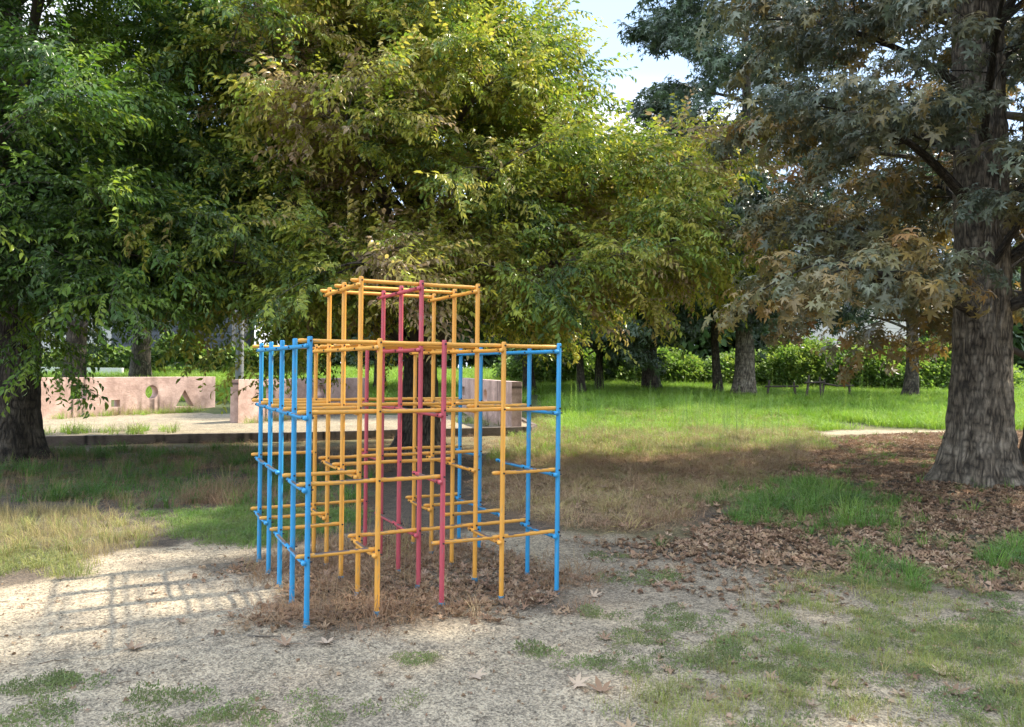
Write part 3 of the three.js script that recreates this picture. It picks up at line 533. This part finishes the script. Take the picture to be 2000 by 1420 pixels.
// ---------------------------------------------------------------- climbing frame
{
  const S = 0.4405, yaw = 0.4747, LV = [0, 0.437, 0.876, 1.315, 1.753, 2.192];
  const C0 = [-1.2324, 4.678], ux = [Math.cos(yaw), Math.sin(yaw)], uz = [-Math.sin(yaw), Math.cos(yaw)];
  const gym = thing('jungle_gym', 'stepped climbing frame of blue, yellow and red painted steel pipes', 'climbing frame', V(C0[0] + 2 * S * (ux[0] + uz[0]), 0, C0[1] + 2 * S * (ux[1] + uz[1])), yaw);
  const blue = [0.008, 0.265, 0.53], yellow = [0.74, 0.34, 0.038], red = [0.47, 0.06, 0.085];
  const COL = { 1: blue, 2: yellow, 3: red, 4: yellow, 5: blue };
  const paint = new THREE.MeshPhysicalMaterial({ vertexColors: true, roughness: 0.5, clearcoat: 0.2, clearcoatRoughness: 0.3, bumpMap: wallBump, bumpScale: 0.0006 });
  const boltM = new THREE.MeshStandardMaterial({ color: new THREE.Color(0.045, 0.04, 0.042), roughness: 0.5, metalness: 0.6 });
  const footM = new THREE.MeshStandardMaterial({ color: new THREE.Color(0.05, 0.19, 0.3), roughness: 0.75 });
  const PR = 0.0168, BR = 0.0138;
  const px = c => (c - 3) * S, pz = r => -(r - 3) * S;
  const bolt = new THREE.CylinderGeometry(0.0066, 0.0066, 0.012, 6), nut = new THREE.CylinderGeometry(0.0055, 0.0055, 0.02, 6);
  const fade = (c, x, y, z, s) => { // sun-bleached and scuffed paint
    const n = fbm2(x * 5 + s * 3.1, y * 9 + z * 6, s), k = 0.86 + 0.28 * n; const chip = noise3(x * 26 + s, y * 38, z * 26) > 0.8 && n > 0.5 ? 1 : 0;
    return chip ? [c[0] * 0.4 + 0.12, c[1] * 0.5 + 0.1, c[2] * 0.5 + 0.09] : [mix(c[0], 0.45, 0.06 * n) * k, mix(c[1], 0.45, 0.06 * n) * k, mix(c[2], 0.45, 0.06 * n) * k];
  };
  const X_BARS = { 1: [[1, 1, 2], [1, 3, 5], [2, 2, 5], [3, 1, 2], [3, 4, 5], [4, 1, 2], [4, 4, 5], [5, 1, 3], [5, 4, 5]], 2: [[1, 1, 3], [1, 4, 5], [2, 1, 2], [3, 2, 4], [4, 2, 5], [5, 1, 2], [5, 3, 5]],
    3: [[1, 1, 5], [2, 1, 2], [2, 4, 5], [3, 1, 5], [4, 1, 2], [4, 4, 5], [5, 1, 5]], 4: [[1, 1, 5], [2, 2, 4], [3, 2, 4], [4, 2, 4], [5, 1, 5]], 5: [[2, 2, 4], [3, 2, 4], [4, 2, 4]] };   // [row, from column, to column]
  const Z_BARS = { 1: [[1, 1, 3], [1, 4, 5], [2, 1, 2], [2, 4, 5], [3, 2, 4], [4, 1, 2], [4, 4, 5], [5, 3, 5], [5, 1, 2]], 2: [[1, 3, 5], [1, 1, 2], [2, 2, 4], [3, 1, 2], [3, 4, 5], [4, 2, 4], [5, 4, 5], [5, 1, 3]],
    3: [[1, 1, 5], [2, 2, 4], [3, 1, 5], [4, 2, 4], [5, 1, 5]], 4: [[1, 1, 5], [2, 1, 5], [3, 2, 4], [4, 1, 5], [5, 1, 5]], 5: [[2, 2, 4], [3, 2, 4], [4, 2, 4]] };       // [column, from row, to row]
  const posts = {};
  for (let c = 1; c <= 5; c++) for (let r = 1; r <= 5; r++) {
    const mid = c >= 2 && c <= 4 && r >= 2 && r <= 4, top = LV[mid ? 5 : 4] + 0.026, gb = new GB(), pts = [], n = Math.round(top / 0.03);
    pts.push(new THREE.Vector3(0, -0.12, 0)); for (let k = 0; k <= n; k++) pts.push(new THREE.Vector3(0, (top - 0.004) * k / n + 0.0, 0)); pts.push(new THREE.Vector3(0, top, 0));
    const last = pts.length - 1;
    tube(gb, pts, k => k === last ? PR - 0.004 : PR, 18, (k, t) => fade(COL[c], Math.cos(t) * 0.5 + c, pts[k].y, Math.sin(t) * 0.5 + r, c * 7 + r));
    const p = part('post', gb.geo(), paint, gym); p.position.set(px(c), 0, pz(r)); posts[c + '_' + r] = p;
    const gx = new THREE.Vector3(px(c), 0, pz(r)).applyAxisAngle(Y, yaw).add(gym.position), hg = groundH(gx.x, -gx.z);
    const col = new GB(); tube(col, [0, 0.014, 0.016, 0.05, 0.054].map(y => new THREE.Vector3(0, hg - 0.022 + y, 0)), k => [0.031, 0.03, 0.023, 0.0205, 0.018][k], 16); part('base_collar', col.geo(), footM, p);
  }
  let seed = 50;
  function bar(name, len, base, worn, knob, saddles) {          // built along +x from 0 to len
    const gb = new GB(), n = Math.round(len / 0.011), pts = [], r = seed++; for (let k = 0; k <= n; k++) pts.push(new THREE.Vector3(len * k / n, -0.0016 * Math.sin(Math.PI * ((len * k / n) % S) / S), 0));
    const W = [0.1, 0.075, 0.068];
    tube(gb, pts, (k, t) => { const x = pts[k].x; let q = BR; if (k === 0 || k === n) q *= 0.72; else if (k === 1 || k === n - 1) q *= 0.94; for (const s of saddles) { const d = Math.abs(x - s); if (d < 0.034) q *= 1 - 0.07 * (1 - d / 0.034); else if (d < 0.046) q *= 1.05; } if (knob && x > len - 0.045) q *= 1.12 + 0.12 * Math.sin((x - len + 0.045) / 0.045 * Math.PI); return q; }, 16, (k, t) => {
      const x = pts[k].x, c = fade(base, x, Math.cos(t) * 0.4, Math.sin(t) * 0.4, r), near = Math.min(...saddles.map(s => Math.abs(x - s)), 9);
      const up = Math.cos(t), edge = 0.55 + (noise3(x * 40, t * 3, r) - 0.5) * 0.5 + (noise3(x * 9, r, 2) - 0.5) * 0.5;
      const w = worn > 0 && up > edge + (1 - worn) * 0.9 && near > 0.045 + 0.03 * noise3(x * 30, r, 5) ? 1 : 0;
      return w ? W.map(q => q * (0.7 + 0.7 * noise3(x * 60, t * 9, r + 3))) : c;
    });
    return part(name, gb.geo(), paint, gym);
  }
  for (let l = 1; l <= 5; l++) {
    for (const [r, a, b] of X_BARS[l]) {
      const len = (b - a) * S + 0.066 + 0.006, sad = []; for (let c = a; c <= b; c++) sad.push(0.066 + (c - a) * S);
      const m = bar('rung', len, yellow, l === 1 || l === 2 ? (r === 1 ? 0.85 : 0.5) : l === 3 ? 0.45 : 0, false, sad);
      m.position.set(px(a) - 0.066, LV[l], pz(r) - PR - BR + 0.005);
      for (let c = a; c <= b; c++) { const bo = part('bolt', bolt, boltM, posts[c + '_' + r]); bo.rotation.x = Math.PI / 2; bo.position.set(0.002, LV[l], PR + 0.002); }
    }
    for (const [c, a, b] of Z_BARS[l]) {
      const len = (b - a) * S + 0.062 + 0.03, sad = []; for (let r = b; r >= a; r--) sad.push(0.062 + (b - r) * S);
      const m = bar('side_rung', len, COL[c], l <= 2 ? 1.0 : l === 3 ? 0.9 : 0.3, true, sad);
      m.rotation.y = -Math.PI / 2;                         // +x of the bar runs towards the front row
      m.position.set(px(c) - PR - BR + 0.005, LV[l] - 0.033, pz(b) - 0.062);
      for (let r = a; r <= b; r++) {
        const bo = part('bolt', bolt, boltM, posts[c + '_' + r]); bo.rotation.z = Math.PI / 2; bo.position.set(-PR - 2 * BR + 0.005, LV[l] - 0.033, 0);
        const nu = part('nut', nut, boltM, posts[c + '_' + r]); nu.rotation.z = Math.PI / 2; nu.position.set(PR + 0.004, LV[l] - 0.033, 0);
      }
    }
  }
}

// ---------------------------------------------------------------- grass, weeds and litter
function clumpGeo(n, h, spread, wid, lean, seed, seg = 3) {
  const r = rng(seed), gb = new GB();
  for (let k = 0; k < n; k++) {
    const a = r() * 6.283, q = Math.sqrt(r()) * spread, x = Math.cos(a) * q, z = Math.sin(a) * q, b = a + (r() - 0.5) * 2.4, L = h * (0.5 + r() * 0.6), ln = lean * (0.3 + r()), w = wid * (0.7 + r() * 0.6), sx = -Math.sin(b) * w / 2, sz = Math.cos(b) * w / 2;
    let pa, pb;
    for (let s = 0; s <= seg; s++) {
      const t = s / seg, o = L * ln * t * t, y = L * t * (1 - 0.45 * ln * t * t), f = s === seg ? 0 : 1 - t * 0.55, cx = x + Math.cos(b) * o, cz = z + Math.sin(b) * o;
      if (s === seg) { const c = gb.v(cx, y, cz); gb.t(pa, pb, c); }
      else { const c = gb.v(cx + sx * f, y, cz + sz * f), d = gb.v(cx - sx * f, y, cz - sz * f); if (s) gb.q(pa, pb, d, c); pa = c; pb = d; }
    }
  }
  return gb.geo();
}
function weedGeo(n, h, spread, seed) {                    // low creeping weed: many tiny leaves on short stems
  const r = rng(seed), gb = new GB();
  for (let k = 0; k < n; k++) {
    const a = r() * 6.283, q = Math.sqrt(r()) * spread, p = new THREE.Vector3(Math.cos(a) * q, h * r() * (1.1 - q / spread * 0.7), Math.sin(a) * q), d = new THREE.Vector3(r() - 0.5, r() * 0.9, r() - 0.5);
    const L = 0.012 + r() * 0.016, s = new THREE.Vector3(r() - 0.5, (r() - 0.5) * 0.6, r() - 0.5).cross(d).normalize().multiplyScalar(0.0035 + r() * 0.002), e = p.clone().addScaledVector(d.normalize(), L), m = p.clone().addScaledVector(d, L * 0.5);
    const A = gb.v(p.x, p.y, p.z), B = gb.v(m.x + s.x, m.y + s.y, m.z + s.z), C = gb.v(e.x, e.y, e.z), D = gb.v(m.x - s.x, m.y - s.y, m.z - s.z); gb.q(A, B, C, D);
  }
  return gb.geo();
}
function stalkGeo(seed) {                                 // tall feathery weed
  const r = rng(seed), gb = new GB(), top = new THREE.Vector3((r() - 0.5) * 0.12, 0.8, (r() - 0.5) * 0.12);
  tube(gb, [new THREE.Vector3(), top.clone().multiplyScalar(0.5), top], k => 0.005 - 0.0015 * k, 3, null, false);
  for (let k = 0; k < 46; k++) { const u = 0.12 + 0.88 * k / 46, a = k * 2.4; leafInto(gb, top.clone().multiplyScalar(u), new THREE.Vector3(Math.cos(a), 0.7 - u * 0.2, Math.sin(a)), new THREE.Vector3(0, 1, 0.2), 0.10 * (1.15 - u * 0.8), 0.012, 0.1, 0.2); }
  return gb.geo();
}
function deadLeafGeo(seed) {
  const r = rng(seed), gb = new GB();
  starInto(gb, new THREE.Vector3(), new THREE.Vector3(1, 0, 0), new THREE.Vector3(0.1 * (r() - 0.5), 1, 0.1 * (r() - 0.5)), 0.62, -0.12 - r() * 0.45, r);
  tube(gb, [new THREE.Vector3(), new THREE.Vector3(-0.35, 0.04, 0.05), new THREE.Vector3(-0.62, 0.02, 0.14)], 0.012, 3, null, false);
  return gb.geo();
}
const fine = [1, 2, 3].map(k => clumpGeo(26, 0.075, 0.075, 0.0032, 1.0, 400 + k)), tuft = [1, 2, 3].map(k => clumpGeo(26, 0.26, 0.09, 0.0065, 1.1, 410 + k, 4)), wisp = [1, 2, 3].map(k => clumpGeo(16, 0.3, 0.1, 0.0035, 0.8, 420 + k, 3)),
  mat = [1, 2, 3].map(k => clumpGeo(34, 0.12, 0.14, 0.0036, 2.0, 430 + k, 3)), mead = [1, 2].map(k => clumpGeo(30, 0.3, 0.2, 0.011, 0.9, 440 + k, 3)), weed = [1, 2, 3].map(k => weedGeo(110, 0.05, 0.1, 450 + k)), stalk = [1, 2].map(k => stalkGeo(460 + k)), dead = [1, 2, 3, 4, 5].map(k => deadLeafGeo(470 + k)), bits = [1, 2, 3].map(k => { const r = rng(480 + k), gb = new GB(); leafInto(gb, new THREE.Vector3(-0.5, 0, 0), X, new THREE.Vector3(0, 1, 0.3 * (k - 2)), 1, 0.5 + r() * 0.3, 0.3 + r() * 0.3, -0.25 + r() * 0.5); return gb.geo(); });
function area(poly) { let a = 0; for (let i = 0, j = poly.length - 1; i < poly.length; j = i++) a += poly[j][0] * poly[i][1] - poly[i][0] * poly[j][1]; return Math.abs(a / 2); }
function sow(poly, perM2, seed, o = {}) {                 // points in a zone with uneven cover
  const r = rng(seed), n = Math.round(area(poly) * perM2), xs = poly.map(p => p[0]), ds = poly.map(p => p[1]), x0 = Math.min(...xs) - 0.3, x1 = Math.max(...xs) + 0.3, d0 = Math.min(...ds) - 0.3, d1 = Math.max(...ds) + 0.3, out = [];
  const tries = n * (x1 - x0) * (d1 - d0) / area(poly);
  for (let k = 0; k < tries; k++) {
    const x = mix(x0, x1, r()), D = mix(d0, d1, r()), s = signed(poly, x, D) + (fbm2(x * 1.7, D * 1.7, seed) - 0.5) * (o.rough ?? 0.9);
    if (s < 0 || (s < 0.25 && r() > 0.25 + s * 3)) continue;
    if (o.patch !== undefined && fbm2(x * (o.freq || 1.6), D * (o.freq || 1.6), seed + 9) + (r() - 0.5) * 0.1 < o.patch) continue;
    out.push([x, D, r]);
  }
  return out;
}
function plant(pts, pal, s0, s1, o = {}) {
  return pts.map(([x, D, r]) => {
    const s = mix(s0, s1, r()) * (o.grow ? o.grow(x, D) : 1), y = (o.on ?? groundH(x, D)) + (o.lift || 0), m = new THREE.Matrix4(), e = new THREE.Euler((r() - 0.5) * (o.tilt ?? 0.3), r() * 6.283, (r() - 0.5) * (o.tilt ?? 0.3));
    m.makeRotationFromEuler(e); m.scale(new THREE.Vector3(s, s * (0.8 + r() * 0.5), s)); m.setPosition(x, y, -D);
    const t = clamp(r() * 0.65 + 0.55 * fbm2(x * 1.1 + 5, D * 1.1, 61) - 0.1);
    return [m, rgb(blend(pal, t), 0.4, r)];
  });
}
function stuff(name, label, cat, geos, mt, items) { scatterMesh(name, geos, mt, items, scene).forEach((m, k) => tag(m, label, cat, name.replace(/_/g, ' '), 'stuff')); }
const G_LUSH = [[0.07, 0.16, 0.02], [0.11, 0.23, 0.03], [0.16, 0.29, 0.04], [0.21, 0.3, 0.055]], G_OLIVE = [[0.14, 0.19, 0.04], [0.2, 0.245, 0.05], [0.28, 0.285, 0.075], [0.36, 0.32, 0.11]],
  G_STRAW = [[0.16, 0.17, 0.05], [0.28, 0.24, 0.09], [0.38, 0.3, 0.13], [0.42, 0.33, 0.17]], G_BROWN = [[0.19, 0.115, 0.066], [0.29, 0.18, 0.1], [0.38, 0.25, 0.14], [0.43, 0.31, 0.18]], G_BRIGHT = [[0.15, 0.29, 0.02], [0.22, 0.38, 0.03], [0.28, 0.43, 0.045], [0.33, 0.42, 0.06]],
  L_DEAD = [[0.14, 0.085, 0.05], [0.25, 0.155, 0.09], [0.36, 0.235, 0.145], [0.48, 0.36, 0.25]];
stuff('short_grass', 'patchy short grass on the sand in the right foreground', 'grass', fine, grassM, [...plant(sow(Z.lawn, 300, 1, { patch: 0.45, freq: 2.4 }), G_OLIVE.map(c => c.map(q => q * 1.25)), 0.35, 1.0), ...plant(sow(Z.lowleft, 300, 2), G_OLIVE, 0.7, 1.4), ...plant(sow(Z.greenleft, 260, 3, { patch: 0.3 }), G_LUSH.concat([[0.2, 0.22, 0.06]]), 0.6, 1.3)]);
{ // creeping weeds: in the lawn and in lone tufts on the bare sand
  const pts = sow(Z.lawn, 90, 5, { patch: 0.5, freq: 2.6 }).concat(sow(Z.greenleft, 120, 7, { patch: 0.45 })), r = rng(12);
  for (const [x, D, q, n] of [[-2.23, 3.81, 0.1, 18], [-1.6, 3.63, 0.1, 9], [-1.1, 3.46, 0.2, 22], [-2.2, 3.4, 0.16, 16], [-0.46, 4.2, 0.07, 8], [0.94, 5.88, 0.16, 10], [0.86, 6.51, 0.1, 6], [1.12, 5.9, 0.13, 8], [0.2, 4.35, 0.06, 5], [0.5, 4.1, 0.12, 12], [0.75, 4.6, 0.1, 10], [0.6, 5.0, 0.07, 6], [-0.5, 3.42, 0.2, 7], [-1.6, 3.3, 0.2, 9]])
    for (let k = 0; k < n; k++) { const a = r() * 6.28, s = Math.sqrt(r()) * q; pts.push([x + Math.cos(a) * s * 2.0, D + Math.sin(a) * s * 1.3, r]); }
  stuff('creeping_weeds', 'tiny-leaved creeping weeds in tufts on the bare sand', 'weeds', weed, grassM, plant(pts, [[0.16, 0.21, 0.07], [0.2, 0.25, 0.085], [0.26, 0.27, 0.1]], 0.45, 0.95));
}
stuff('green_tussock', 'lush green grass tussock among fallen leaves near the big trunk', 'grass', tuft, grassM, [...plant(sow(Z.clump, 70, 21, { rough: 2.0, patch: 0.33 }), G_LUSH, 0.45, 1.2, { grow: (x, D) => 0.6 + 0.55 * step(-0.1, 0.9, signed(Z.clump, x, D)) }), ...plant(sow(Z.clump2, 90, 22), G_LUSH, 0.45, 0.8), ...plant(sow(Z.clump3, 90, 23), G_LUSH, 0.5, 0.9), ...plant(sow(Z.litter, 5, 24, { patch: 0.5 }), G_LUSH, 0.4, 0.8), ...plant(sow(Z.drytall, 40, 25, { patch: 0.4 }), G_OLIVE, 0.3, 0.75), ...plant(sow(Z.shade, 30, 26, { patch: 0.47 }), G_LUSH.slice(0, 2), 0.5, 1.1), ...plant(sow(Z.lawn, 5, 27, { patch: 0.5 }), G_OLIVE, 0.3, 0.6), ...plant(sow(Z.thatch, 12, 28, { patch: 0.5 }), G_OLIVE, 0.3, 0.7)]);
stuff('straw_grass', 'dry straw-coloured tall grass at the left edge of the sand', 'grass', wisp, dryM, [...plant(sow(Z.drytall, 170, 31, { patch: 0.36 }), G_STRAW, 0.25, 0.75), ...plant(sow(Z.deadclump, 110, 32), G_BROWN, 0.6, 1.0, { tilt: 0.9 }), ...plant(sow(Z.shade, 26, 33, { patch: 0.46 }), G_BROWN.concat(G_OLIVE), 0.4, 0.9), ...plant(sow(Z.lawn, 6, 34), G_STRAW, 0.3, 0.7), ...plant(sow(Z.gymmound, 16, 35), G_BROWN.concat(G_STRAW.slice(2)), 0.35, 1.0, { tilt: 0.9 }), ...plant(sow(Z.litter2, 5, 36), G_BROWN, 0.3, 0.6)]);
stuff('dead_thatch', 'matted brown dead grass between the climbing frame and the meadow', 'dead grass', mat, dryM, [...plant(sow(Z.thatch, 95, 41), G_BROWN.concat([[0.42, 0.34, 0.13], [0.32, 0.34, 0.1]]), 0.6, 1.4, { tilt: 0.6 }), ...plant(sow(Z.gymmound, 90, 42, { patch: 0.36 }), G_BROWN.slice(0, 3), 0.45, 1.1, { tilt: 0.9 }), ...plant(sow(Z.shade, 30, 43, { patch: 0.42 }), G_BROWN.slice(0, 3), 0.6, 1.1), ...plant(sow([[-9.5, 14.2], [-0.5, 18], [0.4, 14], [-1.8, 11.5], [-8, 11.5]], 14, 44, { patch: 0.4 }), G_BROWN, 0.6, 1.2)]);
stuff('meadow_grass', 'sunlit yellow and green meadow grass beyond the playground', 'grass', mead, grassM, [...plant(sow(Z.meadow, 46, 51), G_STRAW.slice(0, 3).concat(G_BRIGHT.slice(1, 3)), 0.45, 0.85), ...plant(sow(Z.far, 30, 52), G_BRIGHT, 0.75, 1.4), ...plant(sow(Z.farleft, 11, 53), G_BRIGHT, 0.9, 1.8), ...plant(sow([[1.3, 19], [9.5, 20.8], [9, 24], [1.2, 24]], 20, 54), G_BRIGHT, 0.7, 1.2)]);
stuff('tall_weeds', 'tall feathery green weeds standing in the meadow', 'weeds', stalk, grassM, [...plant(sow(Z.stalks, 7, 55, { patch: 0.46 }), [[0.1, 0.2, 0.035], [0.15, 0.27, 0.05], [0.22, 0.32, 0.07]], 0.4, 1.1), ...plant(sow(Z.far, 1.3, 56, { patch: 0.5 }), G_BRIGHT, 0.6, 1.3)]);
{ // tufts against the pit walls
  const r = rng(88), a = [], b = [], line = (A, B, off, n, t0, t1) => { for (let k = 0; k < n; k++) { const t = mix(t0, t1, Math.pow(r(), 0.8)), q = Math.abs(r() + r() - 1) * off; const L = Math.hypot(B[0] - A[0], B[1] - A[1]), nx = (B[1] - A[1]) / L, nd = -(B[0] - A[0]) / L; (r() < 0.6 ? a : b).push([mix(A[0], B[0], t) + nx * (0.05 + q), mix(A[1], B[1], t) + nd * (0.05 + q), r]); } };
  line([-12.3, 19.75], [-9.5, 24.6], 0.7, 80, 0.38, 0.85); line([-12.3, 19.75], [-9.5, 24.6], 0.5, 24, 0.05, 0.4); line([-6.8, 19.1], [-4.55, 24.4], 0.5, 26, 0, 0.3);
  for (let k = 0; k < 60; k++) { const t = r(); a.push([mix(-9.8, -7.2, t) + (r() - 0.5), mix(15.2, 16.0, t) + r() * 1.2, r]); }
  for (let k = 0; k < 26; k++) a.push([-0.2 - r() * 1.3, 18.9 + r() * 2.2, r]);
  stuff('pit_grass', 'tufts of grass growing on the sandpit sand against the pink walls', 'grass', tuft, grassM, plant(a, G_BRIGHT.concat(G_STRAW.slice(0, 2)), 0.5, 1.3, { on: PIT - 0.01 }));
  stuff('pit_straw', 'dry straw wisps growing against the pink walls', 'grass', wisp, dryM, plant(b, G_STRAW, 0.7, 1.7, { on: PIT - 0.01 }));
}
stuff('litter_fragments', 'broken brown leaf fragments and small oval leaves mixed into the litter', 'fallen leaves', bits, dryM, [...plant(sow(Z.litter, 260, 68), L_DEAD, 0.02, 0.07, { lift: 0.01, tilt: 1.1 }), ...plant(sow(Z.gymmound, 420, 69), L_DEAD, 0.015, 0.055, { lift: 0.01, tilt: 1.2 }), ...plant(sow(Z.litter2, 150, 70), L_DEAD, 0.015, 0.06, { lift: 0.008, tilt: 0.8 }), ...plant(sow(Z.lawn, 40, 76), L_DEAD, 0.012, 0.045, { lift: 0.006 }), ...plant(sow(Z.sandfront, 30, 77), L_DEAD, 0.008, 0.03, { lift: 0.004 })]);
stuff('leaf_litter', 'brown fallen star-shaped leaves covering the soil around the big trunk', 'fallen leaves', dead, dryM, [...plant(sow(Z.litter, 300, 61, { patch: 0.27 }), L_DEAD, 0.045, 0.115, { lift: 0.012, tilt: 1.0 }), ...plant(sow(Z.gymmound, 480, 62, { patch: 0.3 }), L_DEAD, 0.03, 0.09, { lift: 0.014, tilt: 1.3 }), ...plant(sow(Z.litter2, 90, 63, { patch: 0.4 }), L_DEAD, 0.035, 0.09, { lift: 0.012, tilt: 0.8 }), ...plant(sow(Z.thatch, 22, 64), L_DEAD, 0.07, 0.13, { lift: 0.04, tilt: 1.0 }), ...plant(sow(Z.lawn, 9, 65), L_DEAD, 0.05, 0.11, { lift: 0.012 }), ...plant(sow(Z.sandfront, 5, 66), L_DEAD, 0.015, 0.06, { lift: 0.008 }), ...plant(sow(Z.shade, 10, 67), L_DEAD, 0.05, 0.1, { lift: 0.01 })]);
{ // crumbs of bark, grit and straw on the sand
  const crumb = [1, 2, 3].map(k => { const r = rng(500 + k), g = new THREE.IcosahedronGeometry(1, 0), p = g.attributes.position, f = [0.6 + r() * 0.8, 0.35, 0.4 + r() * 0.3]; for (let q = 0; q < p.count; q++) p.setXYZ(q, p.getX(q) * f[0], p.getY(q) * f[1], p.getZ(q) * f[2]); return g; });
  const stick = [1, 2].map(k => { const gb = new GB(); tube(gb, [new THREE.Vector3(-1, 0, 0), new THREE.Vector3(0, 0.05, 0.12 * k), new THREE.Vector3(1, 0.02, 0)], 0.05, 4); return gb.geo(); });
  const cm = new THREE.MeshStandardMaterial({ roughness: 0.95 });
  stuff('ground_crumbs', 'dark crumbs of bark and grit scattered over the sand', 'debris', crumb, cm, plant(sow(Z.sandfront, 260, 71).concat(sow(Z.lawn, 200, 72)), [[0.1, 0.075, 0.05], [0.22, 0.17, 0.12], [0.42, 0.36, 0.28], [0.14, 0.1, 0.075]], 0.0025, 0.008, { lift: 0.002 }));
  stuff('ground_twigs', 'thin twigs and straw bits scattered over the sand', 'debris', stick, cm, plant(sow(Z.sandfront, 16, 73).concat(sow(Z.gymmound, 60, 74), sow(Z.litter2, 30, 75)), [[0.08, 0.055, 0.04], [0.16, 0.11, 0.075], [0.34, 0.26, 0.17]], 0.01, 0.045, { lift: 0.005, tilt: 0.25 }));
}
// single leaves that stand out on the sand
const dryLeafM = [0, 1, 2].map(k => new THREE.MeshPhysicalMaterial({ color: new THREE.Color(...L_DEAD[k + 1]), roughness: 1, clearcoat: 0.12, clearcoatRoughness: 0.6, transmission: 0.2, thickness: 0, side: THREE.DoubleSide }));
{
  const r = rng(91), list = [[0.34, 3.88, 0.15, 'pale curled dry leaf, left of the two large ones on the foreground sand'], [0.46, 3.81, 0.16, 'dark upturned dry leaf, right of the two large ones on the foreground sand'], [-2.1, 4.28, 0.13, 'reddish brown leaf alone on the left foreground sand'], [-2.48, 5.36, 0.1, 'leaf lying among the shadow lines of the climbing frame'], [-2.01, 4.71, 0.09, 'small curled leaf on the sand left of the front blue post'], [-1.76, 4.84, 0.08, 'tiny leaf on the sand close to the left blue posts'], [-0.17, 3.99, 0.13, 'flat pale leaf on the sand in front of the climbing frame'], [-0.66, 3.98, 0.08, 'small reddish leaf beside the foreground sand centre, left of the flat pale leaf'], [0.12, 5.39, 0.1, 'leaf on the sand beside the front yellow post near the right corner'], [0.59, 5.41, 0.12, 'leaf just right of the frontmost right blue post'], [0.98, 3.93, 0.09, 'dark leaf among grass right of the two large curled leaves'], [1.63, 3.88, 0.1, 'reddish leaf in the right foreground grass, left of a pale one'], [1.66, 3.73, 0.11, 'pale leaf lowest in the right foreground grass'], [1.55, 4.11, 0.1, 'upright brown leaf in the middle of the foreground grass'], [1.35, 3.97, 0.09, 'small pale leaf at the left of the foreground grass leaves'], [2.3, 4.07, 0.14, 'large leaf near the right edge, upper of a pair'], [2.2, 3.81, 0.15, 'large leaf near the right edge, lower of a pair'], [-1.26, 4.36, 0.14, 'dark leaf lying just in front of the front blue post'], [-1.04, 4.39, 0.12, 'brown leaf in front of the gap between the first blue and yellow posts'], [0.56, 4.54, 0.1, 'leaf on open sand between climbing frame and foreground grass'], [1.16, 5.19, 0.1, 'leaf at the upper edge of the foreground grass patch'], [1.13, 5.75, 0.11, 'leaf beside the small weed tufts right of the climbing frame']];
  list.forEach(([x, D, s, label], k) => {
    const m = part(numbered('dry_leaf'), dead[k % 5], dryLeafM[(k + (label ? 2 : 0)) % 3], scene);
    m.position.copy(V(x, groundH(x, D) + 0.012, D)); m.rotation.set((r() - 0.5) * 0.5, r() * 6.28, (r() - 0.5) * 0.5); m.scale.setScalar(s * 0.95);
    tag(m, label || 'small brown dry leaf lying alone on the sandy ground', 'leaf', 'single dry leaves on the sand');
  });
  const gb = new GB(); tube(gb, [new THREE.Vector3(-0.11, 0.004, 0), new THREE.Vector3(0, 0.008, 0.01), new THREE.Vector3(0.1, 0.004, -0.004)], k => 0.005 - k * 0.0012, 6);
  const st = part('twig', gb.geo(), twigM, scene); st.position.copy(V(-1.42, groundH(-1.42, 4.5) + 0.002, 4.5)); tag(st, 'short dark twig on the sand left of the front blue post', 'twig');
}

scene.traverse(o => { if (o.isMesh) { o.castShadow = true; o.receiveShadow = true; } });
renderer.render(scene, camera);
